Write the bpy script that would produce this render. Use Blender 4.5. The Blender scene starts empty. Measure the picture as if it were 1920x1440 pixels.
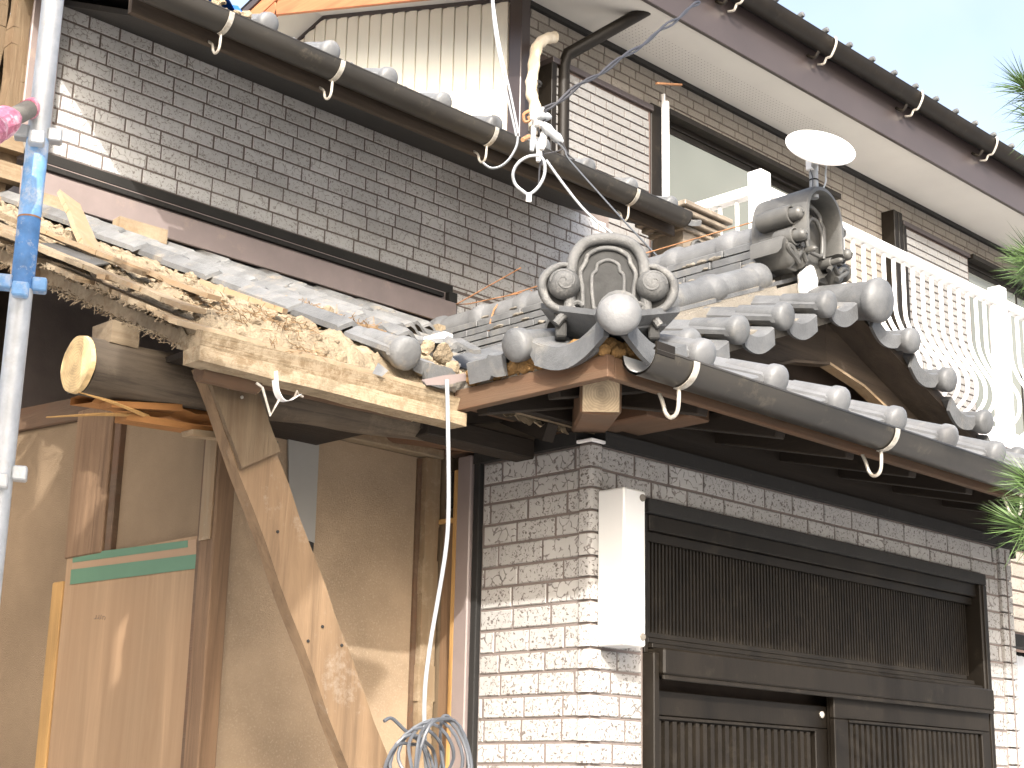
import bpy, math, random
from mathutils import Vector, Matrix, noise
from math import sin, cos, pi, radians, sqrt, atan2, exp
random.seed(7)
R_ = random.Random(11)
sc = bpy.context.scene
# ---------------------------------------------------------------- camera
CAMR = ((0.70577506, -0.19736207, -0.68038943), (-0.70813852, -0.16870897, -0.6856217), (0.02052792, 0.96570466, -0.25883027))
CAMR = ((0.70577506, -0.19736207, -0.68038943), (-0.70813852, -0.16870897, -0.6856217), (0.02052792, 0.96570466, -0.25883027))
camd = bpy.data.cameras.new('camera'); camd.sensor_width = 36; camd.lens = 36*2900/1920; camd.clip_start = .05; camd.clip_end = 2000
cam = bpy.data.objects.new('camera', camd); sc.collection.objects.link(cam)
cam.matrix_world = Matrix.Translation((0, 0, 1.6)) @ Matrix(CAMR).to_4x4()
sc.camera = cam
# ---------------------------------------------------------------- light
SUN = Vector((1.2, 1.25, -1.0)).normalized()
EL = math.asin(-SUN.z); AZ = atan2(-SUN.x, -SUN.y)
w = bpy.data.worlds.new('World'); sc.world = w; w.use_nodes = True
nt = w.node_tree; bg = nt.nodes['Background']; sky = nt.nodes.new('ShaderNodeTexSky')
sky.sky_type = 'NISHITA'; sky.sun_disc = False; sky.sun_elevation = EL; sky.sun_rotation = AZ
sky.air_density = 1.0; sky.dust_density = 8; sky.ozone_density = 1.5
hsn = nt.nodes.new('ShaderNodeHueSaturation'); hsn.inputs['Saturation'].default_value = .76; hsn.inputs['Value'].default_value = 1.08
nt.links.new(sky.outputs[0], hsn.inputs['Color'])
tcn = nt.nodes.new('ShaderNodeTexCoord'); cn = nt.nodes.new('ShaderNodeTexNoise'); cn.inputs['Scale'].default_value = 4; cn.inputs['Detail'].default_value = 6
nt.links.new(tcn.outputs['Generated'], cn.inputs['Vector'])
cr = nt.nodes.new('ShaderNodeValToRGB'); cr.color_ramp.elements[0].position = .42; cr.color_ramp.elements[1].position = .75; cr.color_ramp.elements[1].color = (.55, .55, .55, 1)
nt.links.new(cn.outputs[0], cr.inputs[0])
cmx = nt.nodes.new('ShaderNodeMix'); cmx.data_type = 'RGBA'; cmx.inputs[7].default_value = (2.6, 2.75, 2.9, 1)
nt.links.new(cr.outputs[0], cmx.inputs[0]); nt.links.new(hsn.outputs[0], cmx.inputs[6])
nt.links.new(cmx.outputs[2], bg.inputs[0]); bg.inputs[1].default_value = .15
sl = bpy.data.lights.new('sun', 'SUN'); sl.energy = 2.0; sl.angle = radians(.55); sl.color = (1, .965, .91)
so = bpy.data.objects.new('sun', sl); sc.collection.objects.link(so); so.rotation_euler = SUN.to_track_quat('-Z', 'Y').to_euler()
sc.view_settings.view_transform = 'Standard'; sc.view_settings.look = 'None'; sc.view_settings.gamma = 1
sc.view_settings.exposure = 1.68
sc.view_settings.use_curve_mapping = False

def ray(px, py):
    return Matrix(CAMR) @ Vector(((px-960)/2900, -(py-720)/2900, -1))
def at(px, py, ax, val):            # a point of a real plane seen in the photograph
    r = ray(px, py); c = Vector((0, 0, 1.6)); return c + r*((val-c[ax])/r[ax])
# ---------------------------------------------------------------- materials
def new_mat(name):
    m = bpy.data.materials.new(name); m.use_nodes = True
    nt = m.node_tree; b = nt.nodes['Principled BSDF']
    g = nt.nodes.new('ShaderNodeNewGeometry')
    return m, nt, b, g
def N(nt, t, **k):
    n = nt.nodes.new(t)
    for a, v in k.items():
        if a.startswith('i_'):
            n.inputs[a[2:].replace('_', ' ')].default_value = v
        else: setattr(n, a, v)
    return n
def L(nt, a, b): nt.links.new(a, b)
def mapped(nt, g, scale=(1, 1, 1), rot=(0, 0, 0)):
    mp = nt.nodes.new('ShaderNodeMapping'); mp.inputs['Scale'].default_value = scale; mp.inputs['Rotation'].default_value = rot
    L(nt, g.outputs['Position'], mp.inputs['Vector']); return mp.outputs[0]
def ramp(nt, src, stops):
    r = nt.nodes.new('ShaderNodeValToRGB'); e = r.color_ramp.elements
    while len(e) > 1: e.remove(e[-1])
    e[0].position = stops[0][0]; e[0].color = (*stops[0][1], 1)
    for p, c in stops[1:]:
        x = e.new(p); x.color = (*c, 1)
    L(nt, src, r.inputs[0]); return r.outputs[0]
def mixc(nt, fac, a, b, mode='MIX'):
    m = nt.nodes.new('ShaderNodeMix'); m.data_type = 'RGBA'; m.blend_type = mode
    for s, v in ((0, fac), (6, a), (7, b)):
        if isinstance(v, (int, float)): m.inputs[s].default_value = v
        elif isinstance(v, tuple): m.inputs[s].default_value = (*v, 1)
        else: L(nt, v, m.inputs[s])
    return m.outputs[2]
def mul(c, k): return tuple(min(1, x*k) for x in c)
def pm(name, base, rough=.6, var=.18, scale=6, detail=6, bump=.15, bscale=90, metal=0, dirt=None, dirt_amt=.5, dirt_scale=4, dirt_lo=.5, stretch=(1, 1, 1), rnd=.12, spec=.5, rot=(0, 0, 0), bdist=.004):
    m, nt, b, g = new_mat(name)
    v = mapped(nt, g, stretch, rot)
    n1 = N(nt, 'ShaderNodeTexNoise', i_Scale=scale, i_Detail=detail, i_Roughness=.62); L(nt, v, n1.inputs['Vector'])
    col = ramp(nt, n1.outputs[0], [(.3, mul(base, 1-var)), (.7, mul(base, 1+var))])
    if rnd:
        oi = nt.nodes.new('ShaderNodeObjectInfo'); mr = N(nt, 'ShaderNodeMapRange'); mr.inputs[3].default_value = 1-rnd; mr.inputs[4].default_value = 1+rnd
        L(nt, oi.outputs['Random'], mr.inputs[0])
        cb = nt.nodes.new('ShaderNodeCombineColor')
        for i in range(3): L(nt, mr.outputs[0], cb.inputs[i])
        col = mixc(nt, 1.0, col, cb.outputs[0], 'MULTIPLY')
    if dirt:
        n2 = N(nt, 'ShaderNodeTexNoise', i_Scale=dirt_scale, i_Detail=10, i_Roughness=.75); L(nt, g.outputs['Position'], n2.inputs['Vector'])
        f = ramp(nt, n2.outputs[0], [(dirt_lo, (0, 0, 0)), (dirt_lo+.16, (dirt_amt,)*3)])
        col = mixc(nt, f, col, dirt)
    L(nt, col, b.inputs['Base Color']); b.inputs['Roughness'].default_value = rough; b.inputs['Metallic'].default_value = metal
    b.inputs['Specular IOR Level'].default_value = spec
    if bump:
        n3 = N(nt, 'ShaderNodeTexNoise', i_Scale=bscale, i_Detail=6, i_Roughness=.7); L(nt, v, n3.inputs['Vector'])
        bp = N(nt, 'ShaderNodeBump', i_Strength=bump, i_Distance=bdist*4); L(nt, n3.outputs[0], bp.inputs['Height']); L(nt, bp.outputs[0], b.inputs['Normal'])
    return m
def wood(name, base, dark, axis='X', rough=.75, scale=26, bump=.35, dirt=None, dirt_amt=.5, dirt_lo=.5, rot=(0, 0, 0), dirt_scale=5):
    k = .06; st = {'X': (k, 1, 1), 'Y': (1, k, 1), 'Z': (1, 1, k)}[axis]
    m, nt, b, g = new_mat(name); v = mapped(nt, g, st, rot)
    n1 = N(nt, 'ShaderNodeTexNoise', i_Scale=scale, i_Detail=8, i_Roughness=.7, i_Distortion=.6); L(nt, v, n1.inputs['Vector'])
    n2 = N(nt, 'ShaderNodeTexNoise', i_Scale=3.5, i_Detail=4); L(nt, g.outputs['Position'], n2.inputs['Vector'])
    col = ramp(nt, n1.outputs[0], [(.3, dark), (.5, mul(base, .85)), (.72, mul(base, 1.2))])
    col = mixc(nt, ramp(nt, n2.outputs[0], [(.35, (0, 0, 0)), (.7, (.45, .45, .45))]), col, mul(dark, 1.3))
    oi = nt.nodes.new('ShaderNodeObjectInfo'); hs = N(nt, 'ShaderNodeHueSaturation'); mr = N(nt, 'ShaderNodeMapRange'); mr.inputs[3].default_value = .82; mr.inputs[4].default_value = 1.18
    L(nt, oi.outputs['Random'], mr.inputs[0]); L(nt, mr.outputs[0], hs.inputs['Value']); L(nt, col, hs.inputs['Color']); col = hs.outputs[0]
    if dirt:
        n4 = N(nt, 'ShaderNodeTexNoise', i_Scale=dirt_scale, i_Detail=12, i_Roughness=.8); L(nt, g.outputs['Position'], n4.inputs['Vector'])
        col = mixc(nt, ramp(nt, n4.outputs[0], [(dirt_lo, (0, 0, 0)), (dirt_lo+.12, (dirt_amt,)*3)]), col, dirt)
    L(nt, col, b.inputs['Base Color']); b.inputs['Roughness'].default_value = rough; b.inputs['Specular IOR Level'].default_value = .3
    bp = N(nt, 'ShaderNodeBump', i_Strength=bump, i_Distance=.012); L(nt, n1.outputs[0], bp.inputs['Height']); L(nt, bp.outputs[0], b.inputs['Normal'])
    return m
def brick_mat(name, base, mark, amount=1.0, vein_mask=.57):
    m, nt, b, g = new_mat(name)
    pos = g.outputs['Position']
    # short dark dashes pressed into the face
    n1 = N(nt, 'ShaderNodeTexNoise', i_Scale=105, i_Detail=2.6, i_Roughness=.55, i_Distortion=.9); L(nt, pos, n1.inputs['Vector'])
    dash = ramp(nt, n1.outputs[0], [(.565, (0, 0, 0)), (.62, (.9, .9, .9))])
    # crack veins on some bricks
    nd = N(nt, 'ShaderNodeTexNoise', i_Scale=28, i_Detail=3); L(nt, pos, nd.inputs['Vector'])
    add = nt.nodes.new('ShaderNodeVectorMath'); add.operation = 'MULTIPLY_ADD'; add.inputs[1].default_value = (.03, .03, .03); L(nt, nd.outputs['Color'], add.inputs[0]); L(nt, pos, add.inputs[2])
    vo = N(nt, 'ShaderNodeTexVoronoi', i_Scale=30); vo.feature = 'DISTANCE_TO_EDGE'; L(nt, add.outputs[0], vo.inputs['Vector'])
    vein = ramp(nt, vo.outputs['Distance'], [(.02, (.8, .8, .8)), (.06, (0, 0, 0))])
    nb = N(nt, 'ShaderNodeTexNoise', i_Scale=40, i_Detail=1); L(nt, pos, nb.inputs['Vector'])
    vein = mixc(nt, 1, vein, ramp(nt, nb.outputs[0], [(.42, (0, 0, 0)), (.5, (1, 1, 1))]), 'MULTIPLY')
    oi = nt.nodes.new('ShaderNodeObjectInfo')
    sel = ramp(nt, oi.outputs['Random'], [(.74, (0, 0, 0)), (.76, (1, 1, 1))])
    marks = mixc(nt, sel, dash, vein)
    nv = N(nt, 'ShaderNodeTexNoise', i_Scale=2.2, i_Detail=5); L(nt, pos, nv.inputs['Vector'])
    c0 = ramp(nt, nv.outputs[0], [(.3, mul(base, .88)), (.7, mul(base, 1.08))])
    hs = N(nt, 'ShaderNodeHueSaturation'); mr = N(nt, 'ShaderNodeMapRange'); mr.inputs[3].default_value = .93; mr.inputs[4].default_value = 1.06
    L(nt, oi.outputs['Random'], mr.inputs[0]); L(nt, mr.outputs[0], hs.inputs['Value']); L(nt, c0, hs.inputs['Color'])
    # rain streaks
    st = N(nt, 'ShaderNodeTexNoise', i_Scale=9, i_Detail=5, i_Roughness=.7); L(nt, mapped(nt, g, (1, 1, .12)), st.inputs['Vector'])
    c1 = mixc(nt, ramp(nt, st.outputs[0], [(.5, (0, 0, 0)), (.8, (.35,)*3)]), hs.outputs[0], mul(base, .6))
    mk = mixc(nt, amount, (0, 0, 0), marks, 'MIX')
    L(nt, mixc(nt, mk, c1, mark), b.inputs['Base Color'])
    b.inputs['Roughness'].default_value = .62; b.inputs['Specular IOR Level'].default_value = .35
    bp = N(nt, 'ShaderNodeBump', i_Strength=.6, i_Distance=.004); bp.invert = True
    L(nt, marks, bp.inputs['Height']); L(nt, bp.outputs[0], b.inputs['Normal'])
    return m
M = {}
MUD = (.35, .282, .195)
M['brick'] = brick_mat('brick', (.62, .62, .62), (.29, .27, .255))  # same siding as the porch, lightened to lift the shaded upper wall
M['brick_porch'] = brick_mat('brick_porch', (.385, .375, .36), (.12, .10, .09))  # same siding as the upper wall, darkened to tone down its sunlit faces
M['mortar'] = pm('mortar', (.165, .135, .122), .8, bump=.2)
M['brick_far'] = brick_mat('brick_far', (.27, .243, .207), (.14, .12, .10), .6)
M['mortar_far'] = pm('mortar_far', (.09, .06, .05), .8)
M['kawara'] = pm('kawara', (.098, .101, .104), .5, var=.28, scale=13, bump=.22, bscale=110, dirt=(.27, .245, .20), dirt_amt=.32, dirt_scale=9, dirt_lo=.55, rnd=.12)
M['kawara_dark'] = pm('kawara_dark', (.075, .074, .070), .42, var=.3, scale=9, bump=.12, bscale=150, dirt=(.18, .17, .15), dirt_amt=.3, dirt_scale=14, dirt_lo=.55, rnd=.1)
M['kawara_old'] = pm('kawara_old', (.088, .088, .086), .5, var=.35, scale=14, bump=.4, bscale=120, dirt=(.30, .29, .27), dirt_amt=.6, dirt_scale=17, dirt_lo=.54, rnd=.12)
M['kawara_light'] = pm('kawara_light', (.125, .128, .132), .46, var=.22, scale=11, bump=.2, bscale=120, rnd=.14, dirt=(.30, .28, .24), dirt_amt=.4, dirt_scale=12, dirt_lo=.56)
M['clay_tile'] = pm('clay_tile', (.13, .132, .132), .5, var=.3, scale=10, bump=.3, dirt=MUD, dirt_amt=.6, dirt_scale=9, dirt_lo=.54, rnd=.22)
M['mud'] = pm('mud', MUD, .95, var=.28, scale=16, bump=.8, bscale=70, rnd=.15, spec=.1, bdist=.008)
M['mud_dark'] = pm('mud_dark', (.26, .155, .065), .95, var=.35, scale=18, bump=.8, bscale=60, spec=.1, bdist=.008)
M['plaster'] = pm('plaster', (.66, .66, .65), .85, var=.06, scale=12, bump=.4)
M['mortar_pale'] = pm('mortar_pale', (.175, .158, .132), .9, var=.2, scale=14, bump=.4)
M['gutter'] = pm('gutter', (.024, .021, .017), .42, var=.5, scale=5, bump=.05, bscale=40, stretch=(.25, 1, 1), dirt=(.20, .17, .12), dirt_amt=.32, dirt_scale=11, dirt_lo=.55, rnd=0)
M['gutter_in'] = pm('gutter_in', (.55, .56, .57), .5, var=.1)
M['steel'] = pm('steel', (.55, .52, .46), .42, var=.25, scale=40, metal=.55, bump=.1, dirt=(.25, .17, .1), dirt_amt=.5, dirt_scale=30)
M['galv'] = pm('galv', (.44, .45, .455), .45, var=.15, scale=25, metal=.35, bump=.15, dirt=(.42, .33, .24), dirt_amt=.5, dirt_scale=22, dirt_lo=.56)
M['blue'] = pm('blue', (.06, .17, .37), .5, var=.3, scale=20, bump=.2, dirt=(.55, .53, .50), dirt_amt=.85, dirt_scale=28, dirt_lo=.55)
M['blue_worn'] = pm('blue_worn', (.16, .33, .58), .5, var=.3, scale=20, bump=.2, dirt=(.55, .55, .55), dirt_amt=.85, dirt_scale=18, dirt_lo=.47)
M['white_metal'] = pm('white_metal', (.80, .79, .78), .4, var=.03, bump=0, rnd=.03)
M['rib_metal'] = pm('rib_metal', (.76, .73, .62), .45, var=.04, scale=3, bump=0, stretch=(1, 1, .1), rnd=.03)
M['brown_metal'] = pm('brown_metal', (.215, .175, .165), .38, var=.15, scale=3, bump=.04, bscale=30, dirt=(.42, .33, .24), dirt_amt=.45, dirt_scale=3.5, dirt_lo=.56, rnd=.06)
M['fascia_metal'] = pm('fascia_metal', (.048, .037, .035), .35, var=.1, scale=3, bump=0, rnd=.04)
M['black'] = pm('black', (.012, .011, .010), .8, var=.3, dirt=(.16, .14, .11), dirt_amt=.25, dirt_scale=18, dirt_lo=.6)
M['bronze'] = pm('bronze', (.011, .0085, .006), .5, var=.4, scale=5, bump=.05, stretch=(1, 1, .25), dirt=(.08, .066, .048), dirt_amt=.3, dirt_scale=9, dirt_lo=.57, rnd=.15, spec=.22)
M['bronze_dusty'] = pm('bronze_dusty', (.0125, .0098, .007), .55, var=.35, scale=9, bump=.1, spec=.25, dirt=(.055, .045, .033), dirt_amt=.4, dirt_scale=14, dirt_lo=.54)
M['glass_dark'] = pm('glass_dark', (.012, .012, .012), .12, var=.2, bump=0)
M['soffit'] = pm('soffit', (.56, .54, .50), .8, var=.04, scale=2, bump=0, rnd=.02)
M['cream'] = pm('cream', (.70, .67, .56), .5, var=.04, scale=3, bump=0, rnd=.03)
M['orange_wood'] = wood('orange_wood', (.42, .17, .08), (.30, .105, .05), 'Y', scale=20, bump=.1)
M['w_grey_x'] = wood('w_grey_x', (.24, .185, .12), (.14, .09, .05), 'X', dirt=MUD, dirt_amt=.55, dirt_lo=.52)
M['w_board_x'] = wood('w_board_x', (.235, .188, .128), (.20, .13, .07), 'X', dirt=MUD, dirt_amt=.6, dirt_lo=.48)
M['kawara_flat'] = pm('kawara_flat', (.048, .048, .047), .85, var=.25, scale=18, bump=.2, spec=.15)  # darkened so the ornament's plate reads as a deep shaded recess
M['brick_mid'] = brick_mat('brick_mid', (.22, .216, .21), (.17, .145, .125), .7)  # darkened to stand in for eave shade missing on the neighbour's bricks
M['w_smear'] = wood('w_smear', (.215, .17, .11), (.16, .10, .05), 'X', bump=.6, dirt=(.33, .265, .18), dirt_amt=.85, dirt_lo=.44, dirt_scale=26)
M['w_mid_x'] = wood('w_mid_x', (.092, .06, .038), (.10, .05, .025), 'X')
M['w_mid_y'] = wood('w_mid_y', (.10, .065, .041), (.11, .055, .03), 'Y')
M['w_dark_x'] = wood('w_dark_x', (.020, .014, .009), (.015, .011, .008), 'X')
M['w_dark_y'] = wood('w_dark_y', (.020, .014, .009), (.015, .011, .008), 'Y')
M['w_log'] = wood('w_log', (.10, .078, .055), (.028, .02, .014), 'X', dirt=(.22, .17, .11), dirt_amt=.35, dirt_lo=.55)
M['w_gable'] = wood('w_gable', (.075, .056, .04), (.035, .026, .02), 'X', scale=20, bump=.5)
M['w_orange_x'] = wood('w_orange_x', (.30, .14, .045), (.28, .12, .04), 'X', scale=18)
M['w_post'] = wood('w_post', (.17, .105, .06), (.08, .046, .025), 'Z', scale=22)
M['w_post_pale'] = wood('w_post_pale', (.27, .20, .125), (.24, .15, .08), 'Z', scale=22, dirt=(.38, .31, .22), dirt_amt=.6, dirt_lo=.5)
M['w_yellow'] = wood('w_yellow', (.34, .20, .075), (.45, .26, .09), 'Z', scale=22)
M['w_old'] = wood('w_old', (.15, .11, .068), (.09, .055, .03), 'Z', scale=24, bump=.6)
M['w_brace'] = wood('w_brace', (.19, .125, .072), (.09, .058, .034), 'Z', scale=20, rot=(0, radians(29), 0), dirt=(.34, .30, .25), dirt_amt=.5, dirt_lo=.56)
M['w_plank'] = wood('w_plank', (.29, .225, .15), (.30, .19, .10), 'Y', scale=20, dirt=MUD, dirt_amt=.5, dirt_lo=.54)
M['w_end'] = pm('w_end', (.5, .38, .22), .85, var=.2, scale=30, bump=.6, bscale=60, stretch=(1, 1, 1))
M['ply'] = wood('ply', (.31, .205, .12), (.22, .135, .075), 'Z', scale=9, bump=.05)
M['sandy'] = pm('sandy', (.275, .205, .138), .95, var=.2, scale=3.2, bump=.5, bscale=260, dirt=(.42, .335, .245), dirt_amt=.6, dirt_scale=150, dirt_lo=.52, spec=.1, bdist=.002)
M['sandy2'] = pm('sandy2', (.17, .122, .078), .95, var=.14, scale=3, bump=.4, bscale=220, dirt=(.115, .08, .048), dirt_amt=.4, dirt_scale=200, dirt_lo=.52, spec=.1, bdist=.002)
M['grey_panel'] = pm('grey_panel', (.27, .26, .24), .7, var=.05, bump=0)
M['cable'] = pm('cable', (.34, .36, .38), .45, var=.1, bump=0)
M['cable_dark'] = pm('cable_dark', (.075, .082, .095), .45, var=.1, bump=0)
M['black_cable'] = pm('black_cable', (.03, .03, .035), .5, var=.1, bump=0)
M['pink'] = pm('pink', (.55, .16, .24), .5, var=.4, scale=60, bump=0, dirt=(.85, .75, .75), dirt_amt=.9, dirt_scale=30, dirt_lo=.5)
M['tarp'] = pm('tarp', (.02, .14, .62), .4, var=.2, scale=10, bump=.3, bscale=20)
M['lampw'] = pm('lampw', (.70, .70, .69), .35, var=.02, bump=0, rnd=0)
M['straw'] = pm('straw', (.24, .155, .08), .8, var=.3, scale=60, bump=.2)
M['rust'] = pm('rust', (.30, .15, .07), .7, var=.3, scale=30)
M['bounce_ground'] = pm('bounce_ground', (.34, .335, .33), .9, var=.2, scale=2, bump=.4)  # unseen ground, colour lightened to bounce light up into the shade
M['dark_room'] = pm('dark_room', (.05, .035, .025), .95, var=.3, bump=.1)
M['curtain'] = pm('curtain', (.62, .64, .68), .8, var=.1, scale=40, stretch=(1, 1, .05), bump=0)
M['brown_cap'] = pm('brown_cap', (.20, .165, .125), .5, var=.25, bump=.1, dirt=(.38, .33, .26), dirt_amt=.5, dirt_scale=12)
M['beige_pipe'] = pm('beige_pipe', (.55, .46, .33), .7, var=.15, scale=14, bump=.3, dirt=(.7, .66, .58), dirt_amt=.5)
M['tape'] = pm('tape', (.085, .165, .10), .5, var=.08, bump=0)
M['tape_pale'] = pm('tape_pale', (.28, .18, .105), .6, var=.06, bump=0)
M['bark'] = pm('bark', (.13, .085, .055), .9, var=.3, bump=.6)
M['needle'] = pm('needle', (.07, .125, .035), .5, var=.4, scale=20, bump=0)
def glass_mat():
    m, nt, b, g = new_mat('window_glass')
    n = N(nt, 'ShaderNodeTexNoise', i_Scale=1.3, i_Detail=1); L(nt, mapped(nt, g, (1, 1, .3)), n.inputs['Vector'])
    L(nt, ramp(nt, n.outputs[0], [(.4, (.12, .125, .105)), (.65, (.16, .165, .14))]), b.inputs['Base Color'])
    b.inputs['Roughness'].default_value = .13; b.inputs['Specular IOR Level'].default_value = .8
    return m
M['glass'] = glass_mat()
# grain rings on the cut end of a log
def rings(name, c, axis, cen):
    m, nt, b, g = new_mat(name)
    sub = nt.nodes.new('ShaderNodeVectorMath'); sub.operation = 'SUBTRACT'; sub.inputs[1].default_value = cen; L(nt, g.outputs['Position'], sub.inputs[0])
    mp = nt.nodes.new('ShaderNodeMapping'); L(nt, sub.outputs[0], mp.inputs[0])
    mp.inputs['Scale'].default_value = (0 if axis == 'X' else 1, 0 if axis == 'Y' else 1, 1)
    wv = N(nt, 'ShaderNodeTexWave', i_Scale=46, i_Distortion=5.5, i_Detail=4); wv.wave_type = 'RINGS'; wv.rings_direction = 'SPHERICAL'; wv.inputs['Detail Scale'].default_value = 1.2
    L(nt, mp.outputs[0], wv.inputs['Vector'])
    n = N(nt, 'ShaderNodeTexNoise', i_Scale=24, i_Detail=6); L(nt, g.outputs['Position'], n.inputs['Vector'])
    col = ramp(nt, wv.outputs['Color'], [(.2, mul(c, .86)), (.8, mul(c, 1.08))])
    col = mixc(nt, ramp(nt, n.outputs[0], [(.42, (0, 0, 0)), (.72, (.75,)*3)]), col, mul(c, .42))
    L(nt, col, b.inputs['Base Color']); b.inputs['Roughness'].default_value = .9
    bp = N(nt, 'ShaderNodeBump', i_Strength=.5, i_Distance=.006); L(nt, n.outputs[0], bp.inputs['Height']); L(nt, bp.outputs[0], b.inputs['Normal'])
    return m
# ---------------------------------------------------------------- mesh helpers
X, Y, Z = Vector((1, 0, 0)), Vector((0, 1, 0)), Vector((0, 0, 1))
class MB:
    def __init__(s): s.v = []; s.f = []; s.mi = []; s.m = 0
    def add(s, vs, fs):
        o = len(s.v); s.v += [Vector(v) for v in vs]; s.f += [tuple(i+o for i in f) for f in fs]; s.mi += [s.m]*len(fs); return s
    def box(s, x0, x1, y0, y1, z0, z1):
        v = [(x, y, z) for z in (z0, z1) for y in (y0, y1) for x in (x0, x1)]
        return s.add(v, [(0, 2, 3, 1), (4, 5, 7, 6), (0, 1, 5, 4), (2, 6, 7, 3), (0, 4, 6, 2), (1, 3, 7, 5)])
    def beam(s, p, q, wd, ht, up=Z, taper=1):
        p = Vector(p); q = Vector(q); d = (q-p).normalized(); sd = d.cross(Vector(up)).normalized(); u = sd.cross(d)
        v = []
        for c, k in ((p, 1), (q, taper)):
            for a, b in ((-1, -1), (1, -1), (1, 1), (-1, 1)): v.append(c+sd*(a*wd*k/2)+u*(b*ht*k/2))
        return s.add(v, [(0, 1, 2, 3), (7, 6, 5, 4), (0, 4, 5, 1), (1, 5, 6, 2), (2, 6, 7, 3), (3, 7, 4, 0)])
    def tube(s, pts, r, n=8, cap=True, sq=1.0):
        pts = [Vector(p) for p in pts]; o = []; prev = None
        rs = r if isinstance(r, (list, tuple)) else [r]*len(pts)
        for i, p in enumerate(pts):
            d = (pts[min(i+1, len(pts)-1)]-pts[max(i-1, 0)]).normalized()
            if prev is None: a = d.orthogonal().normalized() if abs(d.z) > .9 else d.cross(Z).normalized()
            else: a = (prev-d*prev.dot(d)).normalized()
            prev = a; b = d.cross(a)
            o += [p+a*cos(2*pi*k/n)*rs[i]+b*sin(2*pi*k/n)*rs[i]*sq for k in range(n)]
        fs = [(i*n+k, i*n+(k+1) % n, (i+1)*n+(k+1) % n, (i+1)*n+k) for i in range(len(pts)-1) for k in range(n)]
        if cap: fs += [tuple(range(n-1, -1, -1)), tuple((len(pts)-1)*n+k for k in range(n))]
        return s.add(o, fs)
    def lathe(s, prof, org, ax, n=20):   # prof: (radius, distance along ax)
        org = Vector(org); ax = Vector(ax).normalized(); a = ax.orthogonal().normalized(); b = ax.cross(a); o = []
        for r, t in prof: o += [org+ax*t+(a*cos(2*pi*k/n)+b*sin(2*pi*k/n))*max(r, 1e-5) for k in range(n)]
        fs = [(i*n+k, i*n+(k+1) % n, (i+1)*n+(k+1) % n, (i+1)*n+k) for i in range(len(prof)-1) for k in range(n)]
        return s.add(o, fs)
    def prism(s, pts, org, ux, uy, depth):  # closed 2-D outline extruded along ux x uy
        org = Vector(org); ux = Vector(ux).normalized(); uy = Vector(uy).normalized(); w_ = ux.cross(uy).normalized(); n = len(pts)
        a = [org+ux*p[0]+uy*p[1] for p in pts]; b = [v+w_*depth for v in a]
        return s.add(a+b, [tuple(range(n-1, -1, -1)), tuple(range(n, 2*n))]+[(i, (i+1) % n, n+(i+1) % n, n+i) for i in range(n)])
    def ribbon(s, rows):   # list of equal-length point rows
        n = len(rows[0]); o = [p for r in rows for p in r]
        return s.add(o, [(i*n+k, i*n+k+1, (i+1)*n+k+1, (i+1)*n+k) for i in range(len(rows)-1) for k in range(n-1)])
    def ball(s, c, r, nu=16, nv=10, sc_=(1, 1, 1)):
        c = Vector(c); prof = [(sin(pi*i/nv), -cos(pi*i/nv)) for i in range(nv+1)]; o = []
        for q, t in prof: o += [c+Vector((cos(2*pi*k/nu)*q*sc_[0], sin(2*pi*k/nu)*q*sc_[1], t*sc_[2]))*r for k in range(nu)]
        return s.add(o, [(i*nu+k, i*nu+(k+1) % nu, (i+1)*nu+(k+1) % nu, (i+1)*nu+k) for i in range(nv) for k in range(nu)])
    def rough(s, amp, sc_=20, seed=0):
        for v in s.v:
            n = noise.noise_vector(v*sc_+Vector((seed, seed*2, 0))); v += n*amp
        return s
    def mesh(s, name, mats, smooth=False, bevel=0):
        me = bpy.data.meshes.new(name); me.from_pydata([tuple(v) for v in s.v], [], s.f)
        for m in (mats if isinstance(mats, (list, tuple)) else [mats]): me.materials.append(m)
        for p, i in zip(me.polygons, s.mi): p.material_index = i
        import bmesh
        bm = bmesh.new(); bm.from_mesh(me)
        if smooth: bmesh.ops.remove_doubles(bm, verts=bm.verts, dist=1e-5)
        bmesh.ops.recalc_face_normals(bm, faces=bm.faces)
        if bevel: bmesh.ops.bevel(bm, geom=bm.edges[:], offset=bevel, segments=1, affect='EDGES', clamp_overlap=True)
        bm.to_mesh(me); bm.free()
        if smooth:
            me.polygons.foreach_set('use_smooth', [True]*len(me.polygons))
            me.set_sharp_from_angle(angle=radians(42 if smooth is True else smooth))
        me.update(); return me
WM = {}
def place(name, me, parent=None, mat=None, label=None, cat=None, group=None, kind=None):
    o = bpy.data.objects.new(name, me); sc.collection.objects.link(o)
    mat = mat or Matrix(); WM[o.name] = mat.copy()
    if parent is not None:
        o.parent = parent; o.matrix_parent_inverse = WM[parent.name].inverted()
    o.matrix_basis = mat
    if label: o['label'] = label
    if cat: o['category'] = cat
    if group: o['group'] = group
    if kind: o['kind'] = kind
    return o
def thing(name, label, cat, loc=(0, 0, 0), group=None):
    return place(name, None, None, Matrix.Translation(loc), label, cat, group)
def part(name, mb, mat, parent=None, smooth=False, bevel=0, **k):
    return place(name, mb.mesh(name, mat, smooth, bevel), parent, None, **k)
def clone(src, parent, mat, **k):
    o = src.copy(); sc.collection.objects.link(o); WM[o.name] = mat.copy()
    o.parent = parent; o.matrix_parent_inverse = WM[parent.name].inverted() if parent else Matrix(); o.matrix_basis = mat
    for a, v in k.items(): o[a] = v
    return o
def frame(org, ux, uz):   # local X -> ux, local Z -> uz (made square), local Y = Z x X
    ux = Vector(ux).normalized(); uy = Vector(uz).cross(ux).normalized(); uz = ux.cross(uy)
    m = Matrix((ux, uy, uz)).transposed().to_4x4(); m.translation = Vector(org); return m
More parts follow.
